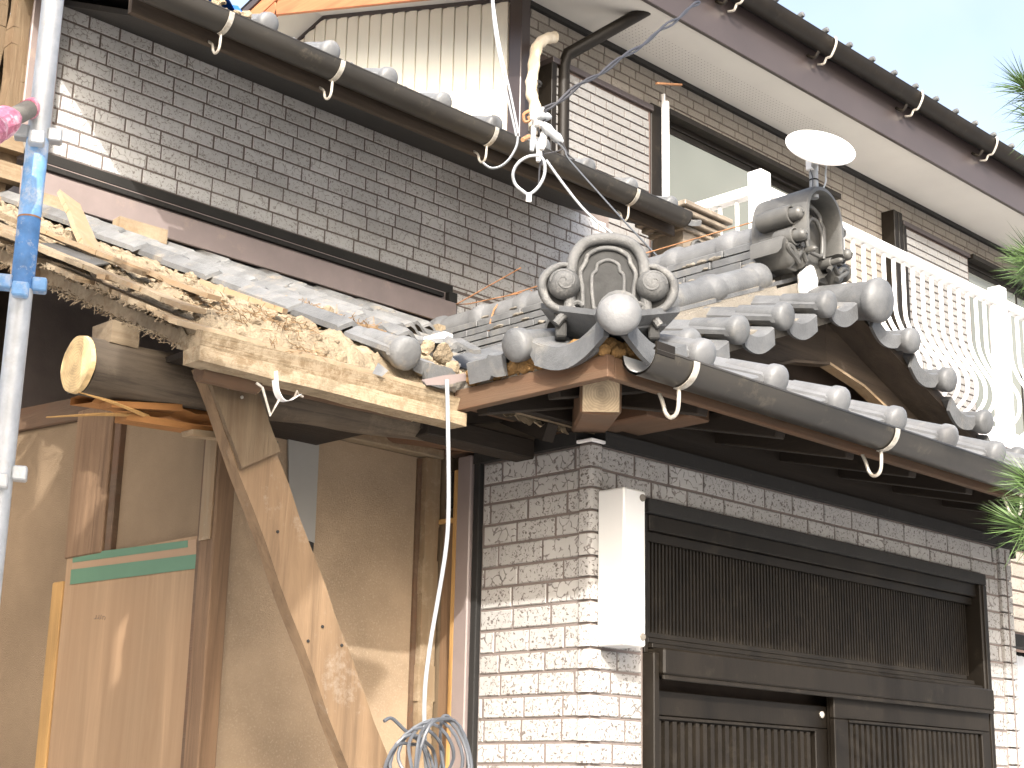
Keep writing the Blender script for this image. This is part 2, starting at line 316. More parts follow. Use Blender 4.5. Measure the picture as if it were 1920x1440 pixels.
def bez(pts, n=8):     # smooth path through points
    pts = [Vector(p) for p in pts]; out = []
    for i in range(len(pts)-1):
        p0, p1, p2, p3 = pts[max(i-1, 0)], pts[i], pts[i+1], pts[min(i+2, len(pts)-1)]
        for k in range(n):
            t = k/n; out.append(.5*((2*p1)+(p2-p0)*t+(2*p0-5*p1+4*p2-p3)*t*t+(3*p1-p0-3*p2+p3)*t**3))
    return out+[pts[-1]]
# ---------------------------------------------------------------- brick walls
_bm = {}
def brick_mesh(wd, ht, th, mat):
    k = (round(wd, 3), round(ht, 3), th, mat.name)
    if k not in _bm:
        e = .0028; b = MB(); a, h = wd/2, ht/2
        v = [(-a, 0, -h), (a, 0, -h), (a, 0, h), (-a, 0, h), (-a+e*.3, -th+e, -h+e*.3), (a-e*.3, -th+e, -h+e*.3), (a-e*.3, -th+e, h-e*.3), (-a+e*.3, -th+e, h-e*.3),
             (-a+e, -th, -h+e), (a-e, -th, -h+e), (a-e, -th, h-e), (-a+e, -th, h-e)]
        b.add(v, [(8, 9, 10, 11)]+[(i, (i+1) % 4, 4+(i+1) % 4, 4+i) for i in range(4)]+[(4+i, 4+(i+1) % 4, 8+(i+1) % 4, 8+i) for i in range(4)])
        _bm[k] = b.mesh('brick', mat)
    return _bm[k]
def bricks(parent, org, u, rect, holes=(), rows=(.066, .070, .062, .068), lens=(.158, .176, .146, .165, .19), gap=.0078, th=.0032, mat=None, seed=1, limit=300, phase=0, key=None):
    """org: point on the wall face; u: wall direction (unit, outward normal = u x Z... ) rect=(u0,u1,z0,z1) from the top down"""
    mat = mat or M['brick']; rr = random.Random(seed); u = Vector(u); out = []
    z = rect[3]; i = 0
    while z > rect[2]+.01:
        h = rows[(i+phase) % len(rows)]; zb = max(z-h, rect[2]); i += 1
        s = rect[0]-rr.random()*.16
        while s < rect[1]:
            l = rr.choice(lens); a, b = max(s, rect[0]), min(s+l, rect[1]); s += l
            if b-a < .015: continue
            segs = [(a, b, zb, z)]
            for h0, h1, hz0, hz1 in holes:
                ns = []
                for (p, q, r0, r1) in segs:
                    if q <= h0 or p >= h1 or r1 <= hz0 or r0 >= hz1: ns.append((p, q, r0, r1)); continue
                    if r0 < hz0 - .008: ns.append((p, q, r0, hz0))
                    if r1 > hz1 + .008: ns.append((p, q, hz1, r1))
                    lo, hi = max(r0, hz0), min(r1, hz1)
                    if p < h0-.012: ns.append((p, h0, lo, hi))
                    if q > h1+.012: ns.append((h1, q, lo, hi))
                segs = ns
            for (p, q, r0, r1) in segs:
                if q-p > .014 and r1-r0 > .014: out.append(((p+q)/2, (r0+r1)/2, q-p-gap, r1-r0-gap))
        z = zb
    mats = []
    for (s, z, l, h) in out:
        mats.append((l, h, frame(Vector(org)+u*s+Z*z, u, Z)))
    mats.sort(key=lambda t: (t[2].translation-Vector((0, 0, 1.6))).length if key is None else key(t[2].translation))
    rest = MB()
    for i, (l, h, mm) in enumerate(mats):
        ql = round(l*250)/250; qh = round(h, 3); j = 1
        me = brick_mesh(l if l < .1 else ql, qh, th, mat)
        if i < limit:
            mm2 = mm.copy(); mm2.translation += mm.to_3x3() @ Vector((0, rr.uniform(-.0009, .0009), 0))
            place('brick', me, parent, mm2)
        else:
            rest.add([mm @ v.co for v in me.vertices], [tuple(p.vertices) for p in me.polygons])
    if rest.v: place('brick_field', rest.mesh('brick_field', mat), parent, kind='stuff')
    return len(mats)
# ================================================================ ground
g = MB(); g.add([(-60, -60, 0), (60, -60, 0), (60, 60, 0), (-60, 60, 0)], [(0, 1, 2, 3)])
place('ground', g.mesh('ground', M['bounce_ground']), kind='structure')
# ================================================================ shared tile meshes
TW = .294
def tprof(u, w=TW):
    z = .034*exp(-(u/.036)**2)
    if .05 < u and w > .2: z -= .024*sin(pi*min(1, (u-.05)/(w-.09)))
    return z
_tm = {}
def tile_mesh(L_, mat, drip=.016, cap=0, mirror=False, w=TW, noroll=False, t=.014, nseg=14, dep=1.0):
    k = (L_, mat, drip, cap, mirror, w, noroll)
    if k in _tm: return _tm[k]
    b = MB(); us = [-.046+(w+.006)*i/nseg for i in range(nseg+1)]
    s = -1 if mirror else 1
    def dr(u): return drip if (noroll or u > .04) else min(drip, .02)
    def zz(u): return (tprof(u, w)*(0 if noroll and u < .04 else 1))*dep
    rows = [[(s*u, y, zz(u)+(dz if dz > -1 else -dr(u))) for u in us] for y, dz in ((L_, 0), (.010, 0), (0, -.004), (-.003, -9), (.010, -9), (.014, -t), (L_, -t))]
    rows.append(rows[0]); b.ribbon(rows); n = len(us)
    b.add([rows[i][0] for i in range(7)], [tuple(range(7))]); b.add([rows[i][-1] for i in range(7)], [tuple(range(7))])
    if cap:
        b.lathe([(0, -.01), (cap*.98, -.008), (cap, .004), (cap*.99, .018), (cap*.93, .023), (cap*.78, .028), (cap*.55, .032), (cap*.25, .034), (0, .0345)], (0, 0, .004), (0, -1, 0), 20)
        b.tube([(0, 0, .004), (0, min(L_, .16), .006)], [cap*.86, cap*.72], 14)
    _tm[k] = b.mesh('tile', M[mat], smooth=True); return _tm[k]
def roll_mesh(L_, r, mat, collar=True, n=14):   # half-round cover tile along local Y
    k = ('roll', L_, r, mat, collar)
    if k in _tm: return _tm[k]
    b = MB(); prof = [(r, 0), (r, L_)] if not collar else [(r*1.0, 0), (r*1.0, L_*.72), (r*1.03, L_*.76), (r*1.16, L_*.80), (r*1.18, L_*.9), (r*1.10, L_), (r*.9, L_)]
    b.lathe([(r*.8, 0)]+prof+[(.0, prof[-1][1])], (0, 0, 0), (0, 1, 0), n*2); _tm[k] = b.mesh('ridge_tile', M[mat], smooth=True); return _tm[k]
# ================================================================ neighbouring two-storey house (right, behind)
NH = thing('neighbour_house', 'two storey house with beige brick siding, white soffit and cream ribbed gable', 'house', (6.25, 6.3, 0))
part('wall_core', MB().box(6.26, 15, 6.312, 8.0, 0, 6.52), M['mortar_far'], NH)
# cream ribbed gable wall (faces -X)
def rk(y): return 6.53+.30*(min(y, 8.35)-6.3) if y <= 8.35 else 7.145-.27*(y-8.35)
b = MB(); b.add([(6.262, 6.32, 0), (6.262, 11, 0), (6.262, 11, rk(11)), (6.262, 8.35, rk(8.35)), (6.262, 6.32, rk(6.32))], [(0, 1, 2, 3, 4)])
part('gable_wall', b, M['cream'], NH)
y = 6.40; k = 0
while y < 10.6:
    wd = .128; zt = min(rk(y), rk(y+wd))-.005
    b = MB(); b.box(6.243, 6.2615, y, y+wd-.012, 4.2, zt); part('siding_board', b, M['rib_metal'], NH, bevel=.003); y += wd
part('corner_trim', MB().box(6.19, 6.27, 6.22, 6.33, 3.8, 6.5), M['fascia_metal'], NH, bevel=.004)
# rake soffit, orange barge board, roof
for (ya, yb) in ((5.72, 8.35), (8.35, 11.2)):
    za, zb = (rk(ya) if ya > 6 else 6.53+.3*(ya-6.3)), rk(yb)
    b = MB(); b.beam((6.04, ya, za+.012), (6.04, yb, zb+.012), .41, .02, Z); part('rake_soffit', b, M['soffit'], NH)
    for q in range(2):
        b = MB(); b.beam((5.835-.006*q, ya, za-.10+.115*q), (5.835-.006*q, yb, zb-.10+.115*q), .03, .11, Z); part('barge_board', b, M['orange_wood'], NH, bevel=.003)
    b = MB(); b.beam((6.05, ya, za+.10), (6.05, yb, zb+.10), .50, .05, Z); part('verge_metal', b, M['fascia_metal'], NH)
    b = MB(); b.beam((6.252, ya+.3, za+.07), (6.252, yb, zb-.012), .02, .02, Z); part('trim_strip', MB().beam((6.245, max(ya, 6.3), rk(max(ya, 6.3))-.012), (6.245, yb, zb-.012), .014, .03, Z), M['fascia_metal'], NH)
b = MB(); b.add([(5.80, 5.62, 6.90), (15, 5.62, 6.90), (15, 8.35, 7.30), (5.80, 8.35, 7.30), (15, 11.2, 6.5), (5.80, 11.2, 6.5)], [(0, 1, 2, 3), (3, 2, 4, 5)])
part('roof', b, M['kawara'], NH)
# soffit, fascia, gutter along the front
part('soffit', MB().box(6.24, 15, 5.735, 6.30, 6.527, 6.545), M['soffit'], NH)
b = MB()
for i in range(70):
    for j in range(8): b.box(7.0+i*.035, 7.006+i*.035, 5.98+j*.028, 5.986+j*.028, 6.5262, 6.5269)
part('vent_strip', b, M['mortar_pale'], NH, kind='stuff')
part('fascia', MB().box(5.80, 15, 5.70, 5.732, 6.50, 6.86), M['fascia_metal'], NH, bevel=.004)
part('soffit_trim', MB().box(6.27, 15, 6.27, 6.301, 6.49, 6.526), M['black'], NH)
def gutter(parent, xa, xb, yc, zc, r, mat, n=14, name='gutter', lip=.006, end=True, sq=1.0):
    b = MB(); rows = []
    for x in (xa, xb):
        outer = [Vector((x, yc+cos(pi+pi*k/n)*r, zc+sin(pi+pi*k/n)*r*sq)) for k in range(n+1)]
        inner = [Vector((x, yc+cos(pi+pi*k/n)*(r-.003), zc+.002+sin(pi+pi*k/n)*(r-.003)*sq)) for k in range(n, -1, -1)]
        bead = [Vector((x, yc-r+.004+cos(a)*lip, zc+.002+sin(a)*lip)) for a in (0, 1.2, 2.4, 3.4)]
        ring = outer+inner+bead; rows.append(ring+[ring[0]])
    b.ribbon(rows)
    return part(name, b, mat, parent, smooth=True)
gutter(NH, 5.80, 15, 5.615, 6.90, .075, M['bronze'], name='rain_gutter', sq=1.2)
for x in (7.62, 8.68, 9.86, 11.02, 12.2):
    b = MB(); b.tube(bez([(x, 5.535, 6.915), (x, 5.53, 6.86), (x, 5.575, 6.78), (x, 5.615, 6.775), (x, 5.64, 6.74), (x, 5.69, 6.75)], 4), .009, 6); part('gutter_hook', b, M['steel'], NH, smooth=True)
    b = MB(); b.tube(bez([(x-.12, 5.60, 6.78), (x-.12, 5.64, 6.74), (x-.12, 5.695, 6.78)], 4), .012, 6); part('gutter_clip', b, M['bronze_dusty'], NH, smooth=True)
for i in range(24):
    b = MB(); b.lathe([(0, 0), (.021, .01), (.024, .03), (.02, .05), (0, .055)], (5.9+i*.305, 5.62, 6.965), (0, -1, .2), 10); part('eave_cap', b, M['kawara'], NH, smooth=True)
# brick siding front (openings cut for windows and shutter boxes)
holes = [(6.46, 9.63, 3, 6.21), (10.62, 13.3, 3, 6.27)]
bricks(NH, (0, 6.312, 0), X, (6.30, 13.4, 3.6, 6.50), holes, mat=M['brick_far'], seed=5, th=.008, limit=150, key=lambda p: -p.z+(p-Vector((7, 6, 6))).length*.3, lens=(.17, .19, .155, .18))
bricks(NH, (0, 6.20, 0), X, (6.485, 7.40, 4.5, 6.095), (), mat=M['brick_mid'], seed=6, th=.005, limit=80, lens=(.17, .19, .155, .18), rows=(.064, .068, .061, .066))
bricks(NH, (0, 6.20, 0), X, (10.66, 11.66, 4.0, 6.185), (), mat=M['brick_mid'], seed=8, th=.005, limit=60, lens=(.17, .19, .155, .18), rows=(.064, .068, .061, .066))
bricks(NH, (0, 6.29, 0), X, (8.9, 10.62, 4.0, 4.9), (), mat=M['brick_mid'], seed=9, th=.007, limit=6)
for x0, x1, zt in ((6.47, 7.42, 6.11), (10.64, 11.68, 6.20)):
    part('shutter_box', MB().box(x0, x1, 6.205, 6.30, 3.6, zt), M['mortar_far'], NH)
    part('shutter_box_cap', MB().box(x0-.03, x1+.01, 6.18, 6.31, zt, zt+.04), M['fascia_metal'], NH, bevel=.003)
    part('shutter_box_jamb', MB().box(x0-.035, x0+.012, 6.185, 6.31, 3.6, zt-.001), M['bronze'], NH, bevel=.003)
# dark down pipe with two pipes beside the second shutter box
for xx in (10.49, 10.56): part('shutter_rail', MB().box(xx-.030, xx+.030, 6.18, 6.30, 3.6, 6.29), M['bronze'], NH, bevel=.004)
# windows: frame, glass panes, dividers
def window(x0, x1, z0, z1, mull, frm='bronze'):
    wdw = part('window', MB().box(x0, x1, 6.24, 6.31, z1, z1+.07), M[frm], NH, bevel=.004)
    part('window_hood', MB().box(x0-.02, x1+.04, 6.16, 6.238, z1+.035, z1+.075), M['bronze_dusty'], wdw)
    part('jamb', MB().box(x1-.045, x1, 6.235, 6.30, z0, z1-.001), M[frm], wdw)
    xs = [x0]+mull+[x1-.046]
    for i in range(len(xs)-1):
        yy = 6.285 if i % 2 else 6.262
        part('pane', MB().box(xs[i]+.022, xs[i+1]-.022, yy, yy+.006, z0, z1-.045), M['glass'], wdw)
        part('sash', MB().box(xs[i]+.001, xs[i+1]-.001, yy-.006, yy+.012, z1-.044, z1-.002), M['bronze_dusty'], wdw)
        for xx in (xs[i], xs[i+1]-.021): part('stile', MB().box(xx, xx+.021, yy-.006, yy+.012, z0, z1-.046), M['bronze_dusty'], wdw)
    return wdw
part('window_jamb', MB().box(7.425, 7.60, 6.20, 6.30, 3.6, 6.18), M['bronze'], NH, bevel=.004)
window(7.60, 9.62, 4.3, 6.10, [8.62]); window(11.72, 13.3, 4.3, 6.16, [12.65])
part('room_dark', MB().box(7.6, 9.62, 6.305, 6.311, 4.3, 6.2), M['dark_room'], NH)
part('room_dark', MB().box(11.70, 13.4, 6.305, 6.311, 4.3, 6.26), M['dark_room'], NH)
b = MB(); b.box(7.475, 7.49, 6.13, 6.15, 4.6, 6.24); b.box(7.495, 7.517, 6.12, 6.14, 4.6, 6.19); part('shutter_pole', b, M['white_metal'], NH)
part('pole_bracket', MB().beam((7.30, 6.05, 6.225), (7.55, 6.04, 6.30), .02, .012), M['rust'], NH)
# down pipe from the gutter to the wall and the lagged pipe elbow
b = MB(); b.tube([(7.28, 5.63, 6.83), (7.20, 5.66, 6.77), (6.56, 6.17, 6.20), (6.545, 6.19, 6.12), (6.545, 6.19, 3.6)], .042, 12); part('down_pipe', b, M['bronze'], NH, smooth=True)
# ---------------- lagged pipe, balcony
b = MB(); P = [at(x, y, 1, 6.12) for x, y in ((1002, 240), (1003, 200), (996, 170), (1000, 130), (1006, 90), (1022, 74), (1040, 70))]
b.tube(bez(P, 5), [.036+.004*sin(i*1.7) for i in range(31)], 12); b.rough(.005, 25)
pp = part('lagged_pipe', b, M['beige_pipe'], None, smooth=60, label='beige taped pipe bending over beside the dark down pipe at the house corner', cat='pipe')
b = MB(); b.lathe([(.042, 0), (.044, .01), (.042, .02)], at(1003, 160, 1, 6.12), Z, 12); part('pipe_tie', b, M['black'], pp)
BAL = thing('balcony', 'white metal balcony with bellied balusters on the house behind the porch roof', 'balcony', (8.7, 5.75, 4.2))
BY = 5.2
part('floor_slab', MB().box(7.2, 13.5, BY-.05, 6.10, 4.10, 4.22), M['white_metal'], BAL)
for a, bb in ((7.30, 10.14), (10.25, 13.4)):
    part('hand_rail', MB().box(a, bb, BY-.035, BY+.035, 5.185, 5.25), M['white_metal'], BAL, bevel=.005)
part('hand_rail', MB().box(7.215, 7.285, BY+.055, 6.05, 5.185, 5.25), M['white_metal'], BAL, bevel=.005)
for x in (7.25, 10.20): part('post', MB().box(x-.052, x+.052, BY-.052, BY+.052, 4.225, 5.33), M['white_metal'], BAL, bevel=.006)
prof = [(0, 5.18), (0, 4.98), (0, 4.84), (-.012, 4.76), (-.045, 4.67), (-.10, 4.57), (-.15, 4.48), (-.165, 4.40), (-.15, 4.32), (-.10, 4.26), (-.04, 4.225)]
b = MB(); pts = bez([(0, p, z) for p, z in prof], 3)
rows = []
for i, p in enumerate(pts):
    d = (pts[min(i+1, len(pts)-1)]-pts[max(i-1, 0)]).normalized(); nn = Vector((0, -d.z, d.y))
    rows.append([p+Vector((-.0075, 0, 0))-nn*.011, p+Vector((.0075, 0, 0))-nn*.011, p+Vector((.0075, 0, 0))+nn*.011, p+Vector((-.0075, 0, 0))+nn*.011, p+Vector((-.0075, 0, 0))-nn*.011])
b.ribbon(rows); bme = b.mesh('baluster', M['white_metal'])
x = 7.41
while x < 13.2:
    if abs(x-10.2) > .08: place('baluster', bme, BAL, Matrix.Translation((x, BY, 0)))
    x += .123
for k in range(6): place('baluster', bme, BAL, Matrix.Translation((7.25, BY+.17+k*.13, 0)) @ Matrix.Rotation(-pi/2, 4, 'Z'))
# ================================================================ upper wall of the house under renovation
UW = thing('upper_wall', 'upper storey wall with grey white brick siding and brown flashing under the upper eave', 'wall', (4.5, 5.5, 3.8))
part('wall_core', MB().box(2.74, 6.22, 5.512, 5.9, 2.0, 4.9), M['mortar'], UW)
bricks(UW, (0, 5.512, 0), X, (2.76, 6.20, 4.085, 4.78), (), seed=21, limit=245, rows=(.067, .068, .066, .068, .066, .069, .066, .068))
bricks(UW, (0, 5.512, 0), X, (5.00, 6.20, 3.70, 4.078), (), seed=22, limit=50)
part('corner_trim', MB().box(2.62, 2.752, 5.46, 5.56, 4.02, 4.85), M['brown_metal'], UW, bevel=.004)
part('sill_trim', MB().box(2.70, 4.985, 5.455, 5.510, 4.035, 4.083), M['black'], UW, bevel=.004)
part('sill_end', MB().box(4.93, 4.985, 5.42, 5.509, 3.90, 4.034), M['black'], UW, bevel=.004)
part('flashing_upper', MB().box(2.66, 4.93, 5.452, 5.50, 3.955, 4.034), M['brown_metal'], UW)
b = MB(); b.box(2.62, 4.96, 5.40, 5.415, 3.855, 3.972); b.box(2.62, 4.96, 5.415, 5.47, 3.958, 3.972); part('flashing', b, M['brown_metal'], UW, bevel=.002)
part('flashing_tray', MB().box(2.68, 4.9, 5.43, 5.47, 4.0, 4.02), M['black'], UW)
# pale batten ends and boards seen under the flashing
x = 2.80; i = 0
while x < 4.9:
    l = .12+.05*((i*7) % 3); part('batten', MB().box(x, x+l, 5.435, 5.46, 3.74-.01*(i % 2), 3.853), M[('w_board_x', 'w_dark_x', 'w_grey_x')[i % 3]], UW, bevel=.003); x += l+.003; i += 1
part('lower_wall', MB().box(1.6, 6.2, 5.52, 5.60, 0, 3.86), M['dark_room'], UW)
# old exposed timber left of the siding
OT = thing('exposed_timber', 'broken old timber studs and boards exposed at the left edge beside the siding', 'timber frame', (2.4, 5.55, 3.2))
for i, (x, wd, z0, z1, yy, t) in enumerate(((2.585, .07, 3.9, 4.95, 5.50, .3), (2.50, .08, 3.7, 4.95, 5.56, 0), (2.40, .10, 3.3, 4.95, 5.60, 0), (2.56, .06, 3.2, 3.98, 5.50, 0), (2.47, .09, 3.0, 3.9, 5.52, 0))):
    b = MB(); n = 14
    for j in range(n):
        za, zb = z0+(z1-z0)*j/n, z0+(z1-z0)*(j+1)/n
        b.beam((x+.006*sin(j*1.3+i), yy, za), (x+.006*sin(j*1.3+1.3+i), yy, zb), wd, .06, Y)
    b.rough(.007, 14, i); part('stud', b, M['w_old'], OT)
for i, (z, x0, x1) in enumerate(((4.05, 2.1, 2.62), (3.93, 2.15, 2.66), (3.78, 2.1, 2.6))):
    b = MB(); b.beam((x0, 5.44, z), (x1, 5.44, z+.01), .05, .07); b.rough(.006, 20, i); part('cross_board', b, M['w_grey_x'], OT)
b = MB(); b.box(2.0, 2.6, 5.63, 5.66, 3, 5.0); part('back_board', b, M['w_old'], OT)
b = MB(); b.add([(2.60, 5.41, 4.10), (2.66, 5.40, 4.12), (2.675, 5.40, 3.98), (2.655, 5.39, 3.86), (2.64, 5.40, 3.84), (2.625, 5.41, 3.92), (2.635, 5.405, 4.0)], [(0, 1, 2, 3, 4, 5, 6)]); part('torn_paper', b, M['mortar_pale'], OT)
# ================================================================ upper roof (eave, caps, gutter)
UR = thing('upper_roof', 'upper eave of grey roof tiles with round end caps and a dark half round gutter', 'roof', (4.2, 5.0, 4.6))
b = MB(); ya, za = 4.70, 4.50; sl_ = .45
def ur(y): return 4.515+sl_*(y-4.66)
b.add([(2.60, 4.70, ur(4.70)-.03), (5.80, 4.70, ur(4.70)-.03), (5.80, 7.4, ur(7.4)-.03), (3.2, 7.4, ur(7.4)-.03), (2.46, 5.3, ur(5.3)-.03),
       (2.60, 4.70, ur(4.70)-.055), (5.80, 4.70, ur(4.70)-.055), (5.80, 7.4, ur(7.4)-.055), (3.2, 7.4, ur(7.4)-.055), (2.46, 5.3, ur(5.3)-.055)],
      [(0, 1, 2, 3, 4), (9, 8, 7, 6, 5), (0, 5, 6, 1), (1, 6, 7, 2), (2, 7, 8, 3), (3, 8, 9, 4), (4, 9, 5, 0)])
part('roof_deck', b, M['w_dark_x'], UR)
part('fascia_board', MB().box(2.62, 5.78, 4.675, 4.70, 4.375, 4.47), M['w_gable'], UR)
b = MB(); b.box(2.7, 5.78, 4.701, 5.505, 4.40, 4.415)
sl2 = MB(); sl2.add([(2.75, 4.702, 4.40), (5.78, 4.702, 4.40), (5.78, 5.50, 4.765), (2.75, 5.50, 4.765), (2.75, 4.702, 4.425), (5.78, 4.702, 4.425), (5.78, 5.50, 4.79), (2.75, 5.50, 4.79)], [(0, 1, 2, 3), (7, 6, 5, 4), (0, 4, 5, 1), (1, 5, 6, 2), (2, 6, 7, 3), (3, 7, 4, 0)])
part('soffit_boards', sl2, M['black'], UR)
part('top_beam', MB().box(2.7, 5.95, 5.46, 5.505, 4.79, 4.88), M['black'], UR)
me = tile_mesh(.30, 'kawara_light', .03, .046, w=.308); tilt = Matrix.Rotation(math.atan(.38), 4, 'X')
for i in range(9):
    x = 3.183+i*.3115
    place('tile', me, UR, Matrix.Translation((x, 4.625, 4.525-.0035*i)) @ tilt)
me2 = tile_mesh(.30, 'kawara_light', w=.308)
for j in range(1, 4):
    for i in range(9):
        if x > 0: place('tile', me2, UR, Matrix.Translation((3.183+i*.3115, 4.625+.24*j, 4.53+.108*j)) @ tilt)
gutter(UR, 2.55, 5.745, 4.595, 4.455, .062, M['gutter'], name='rain_gutter')
b = MB(); b.lathe([(.0, 0), (.062, 0), (.062, .004)], (5.748, 4.595, 4.455), X, 20)
b.v = [v if v.z < 4.456 else Vector((v.x, v.y, 4.456)) for v in b.v]; part('gutter_end', b, M['gutter'], UR)
def hook(parent, x, yc, zc, r, back, wide=.0):   # strap round the gutter with a bent rod below
    b = MB(); rows = []
    for k in range(9):
        a = pi+ (pi*.55)*k/8; c = Vector((0, cos(a), sin(a)))
        rows.append([Vector((x-.011, yc, zc))+c*(r+.003), Vector((x+.011, yc, zc))+c*(r+.003), Vector((x+.011, yc, zc))+c*(r+.006), Vector((x-.011, yc, zc))+c*(r+.006), Vector((x-.011, yc, zc))+c*(r+.003)])
    b.ribbon(rows); h = part('gutter_hook', b, M['steel'], parent)
    zb = zc-r; b = MB()
    b.tube(bez([(x, yc, zb), (x, yc+.002, zb-.05), (x, yc+.012, zb-.072), (x, yc+.03, zb-.076), (x, yc+.045, zb-.06), (x, yc+.055, zb-.03), (x, back, zb+.0)], 5), .0055, 8); part('hook_rod', b, M['steel'], h, smooth=True)
for x in (2.96, 3.50, 4.37, 5.33): hook(UR, x, 4.595, 4.455, .062, 4.69)
# mud and chips on the broken left end, blue tarpaulin
b = MB()
for i in range(90):
    x = R_.uniform(2.7, 3.12); b.ball((x, R_.uniform(4.60, 4.72), 4.49+R_.random()*.05*(1-(x-2.7)/.8)), R_.uniform(.008, .028), 7, 5)
b.rough(.012, 40); part('mud_lumps', b, M['mud'], UR, kind='stuff')
b = MB(); rows = []
for i in range(14):
    rows.append([Vector((2.86+i*.036, 4.84+j*.05, 4.62+.13*exp(-((i-6)/5.0)**2)*(.6+.4*sin(j*.9))+.02*sin(i*1.9+j)+j*.02)) for j in range(8)])
b.ribbon(rows); part('tarpaulin', b, M['tarp'], None, smooth=60, label='crumpled blue tarpaulin lying on the upper roof at its broken end', cat='tarp')
# end ornament at the right end of the upper eave
OS = thing('eave_end_ornament', 'brown stepped tile block with round medallion at the right end of the upper eave', 'roof ornament', (6.0, 4.8, 4.3))
for i, (s, z) in enumerate(((.10, 4.36), (.10, 4.40), (.10, 4.44))): part('block', MB().box(5.90-.02, 6.10, 4.70, 4.90, 4.22, 4.44), M['brown_cap'], OS) if i == 0 else None
for i, (s, z, t) in enumerate(((.02, 4.441, .03), (.045, 4.473, .03), (.07, 4.505, .03), (.09, 4.537, .034))):
    part('tier', MB().box(5.88-s, 6.10+s, 4.70-s, 4.90+s, z, z+t-.004), M['brown_cap'], OS, bevel=.005)
b = MB(); b.lathe([(0, 0), (.055, 0), (.06, .012), (.05, .02), (.045, .012), (0, .016)], (5.99, 4.70, 4.36), (0, -1, 0), 18); part('medallion', b, M['kawara_old'], OS, smooth=True)
# ================================================================ porch walls
x1, y1 = 3.339, 3.023
PW = thing('porch_wall', 'porch corner wall of grey white brick siding around the dark sliding door', 'wall', (x1, y1, 0))
part('wall_core', MB().box(x1+.012, 3.586, y1+.012, 3.60, 0, 2.64), M['mortar'], PW)
part('wall_core', MB().box(3.586, 5.66, y1+.012, 3.15, 2.505, 2.64), M['mortar'], PW)
part('wall_core', MB().box(5.66, 5.90, y1+.012, 3.60, 0, 2.64), M['mortar'], PW)
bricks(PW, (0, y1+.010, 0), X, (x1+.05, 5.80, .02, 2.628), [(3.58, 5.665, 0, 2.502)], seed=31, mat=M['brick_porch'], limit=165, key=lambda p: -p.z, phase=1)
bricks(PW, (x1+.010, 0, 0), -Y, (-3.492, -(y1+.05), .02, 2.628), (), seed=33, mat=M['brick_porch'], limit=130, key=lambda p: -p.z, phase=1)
# corner tiles: one L-shaped rounded piece per course
def corner_tile(h):
    b = MB(); r = .018; s = .047; pr = [(s, 0)]+[(r-r*sin(a), r-r*cos(a)) for a in [pi/2*k/5 for k in range(6)]]+[(0, s)]
    o = MB(); t = -.002
    rows = [[Vector((x1-.006+px_, y1-.006+py_, z)) for px_, py_ in pr] for z in (0, h-.0088)]
    inner = [[Vector((x1+.012+max(px_-.0, 0)*.8, y1+.012+max(py_, 0)*.8, z)) for px_, py_ in pr] for z in (0, h-.0088)]
    o.ribbon([inner[0], rows[0], rows[1], inner[1]]); return o
z = 2.628; i = 0; hs = (.066, .070, .062, .068)
cm = {}
while z > .1:
    h = hs[(i+1) % 4]; z -= h; i += 1
    if h not in cm: cm[h] = corner_tile(h).mesh('corner_tile', M['brick_porch'], smooth=50)
    place('corner_tile', cm[h], PW, Matrix.Translation((0, 0, z+.0035)))
b = MB(); b.prism([(-.012, -.012), (.052, -.012), (.052, .0), (.0, .0), (.0, .052), (-.012, .052)], (x1, y1, 2.632), X, Y, .010); part('corner_cap', b, M['white_metal'], PW, bevel=.002)
for zz in range(38):
    z = 2.628-.0665*zz
    part('corner_tile', MB().box(5.806, 5.895, y1-.003, y1+.02, z-.060, z), M['brick_porch'], PW, bevel=.002)
part('joint_strip', MB().box(5.846, 5.852, y1-.006, y1-.002, .1, 2.62), M['mortar'], PW)
part('joint_bed', MB().box(x1+.003, x1+.05, y1+.003, y1+.05, 0, 2.63), M['mortar'], PW)
part('top_trim', MB().box(x1+.05, 5.92, y1-.012, y1+.06, 2.630, 2.672), M['black'], PW)
part('top_trim', MB().box(x1-.012, x1+.05, y1+.052, 3.52, 2.630, 2.672), M['black'], PW)
part('edge_trim', MB().box(x1-.008, x1+.03, 3.494, 3.522, 0, 2.66), M['black'], PW, bevel=.003)
part('edge_channel', MB().box(x1-.02, x1+.03, 3.5225, 3.585, 0, 2.66), M['brown_metal'], PW, bevel=.004)
# wall plate beams above the bricks and crossing beam ends
BM = thing('porch_beams', 'dark timber beams and soffit boards under the porch eave', 'roof timbers', (3.3, 3.0, 2.7))
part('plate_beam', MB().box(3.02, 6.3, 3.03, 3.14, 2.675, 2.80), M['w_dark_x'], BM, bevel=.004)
part('plate_beam', MB().box(3.33, 3.44, 2.80, 5.4, 2.676, 2.80), M['w_mid_y'], BM, bevel=.004)
part('bracket_beam', MB().box(2.98, 3.34, 3.10, 3.20, 2.69, 2.765), M['w_mid_x'], BM, bevel=.004)
part('bracket_beam', MB().box(3.46, 3.56, 2.75, 3.03, 2.69, 2.765), M['w_mid_y'], BM, bevel=.004)
part('cross_board', MB().box(2.86, 3.30, 3.22, 3.30, 2.60, 2.66), M['w_dark_x'], BM, bevel=.004)
b = MB(); b.tube([(2.95, 4.2, 2.83), (3.20, 3.36, 2.66), (3.22, 3.28, 2.645)], .038, 12); b.rough(.003, 12); part('round_rafter', b, M['w_mid_y'], BM, smooth=True)
e0 = at(1127, 738, 0, 2.915); d45 = Vector((1, 1, .22)).normalized()
b = MB(); b.beam(e0+Vector((0, 0, 0)), e0+d45*.9, .108, .108, Z)
part('hip_beam', b, [M['w_mid_x']], BM, bevel=.007)
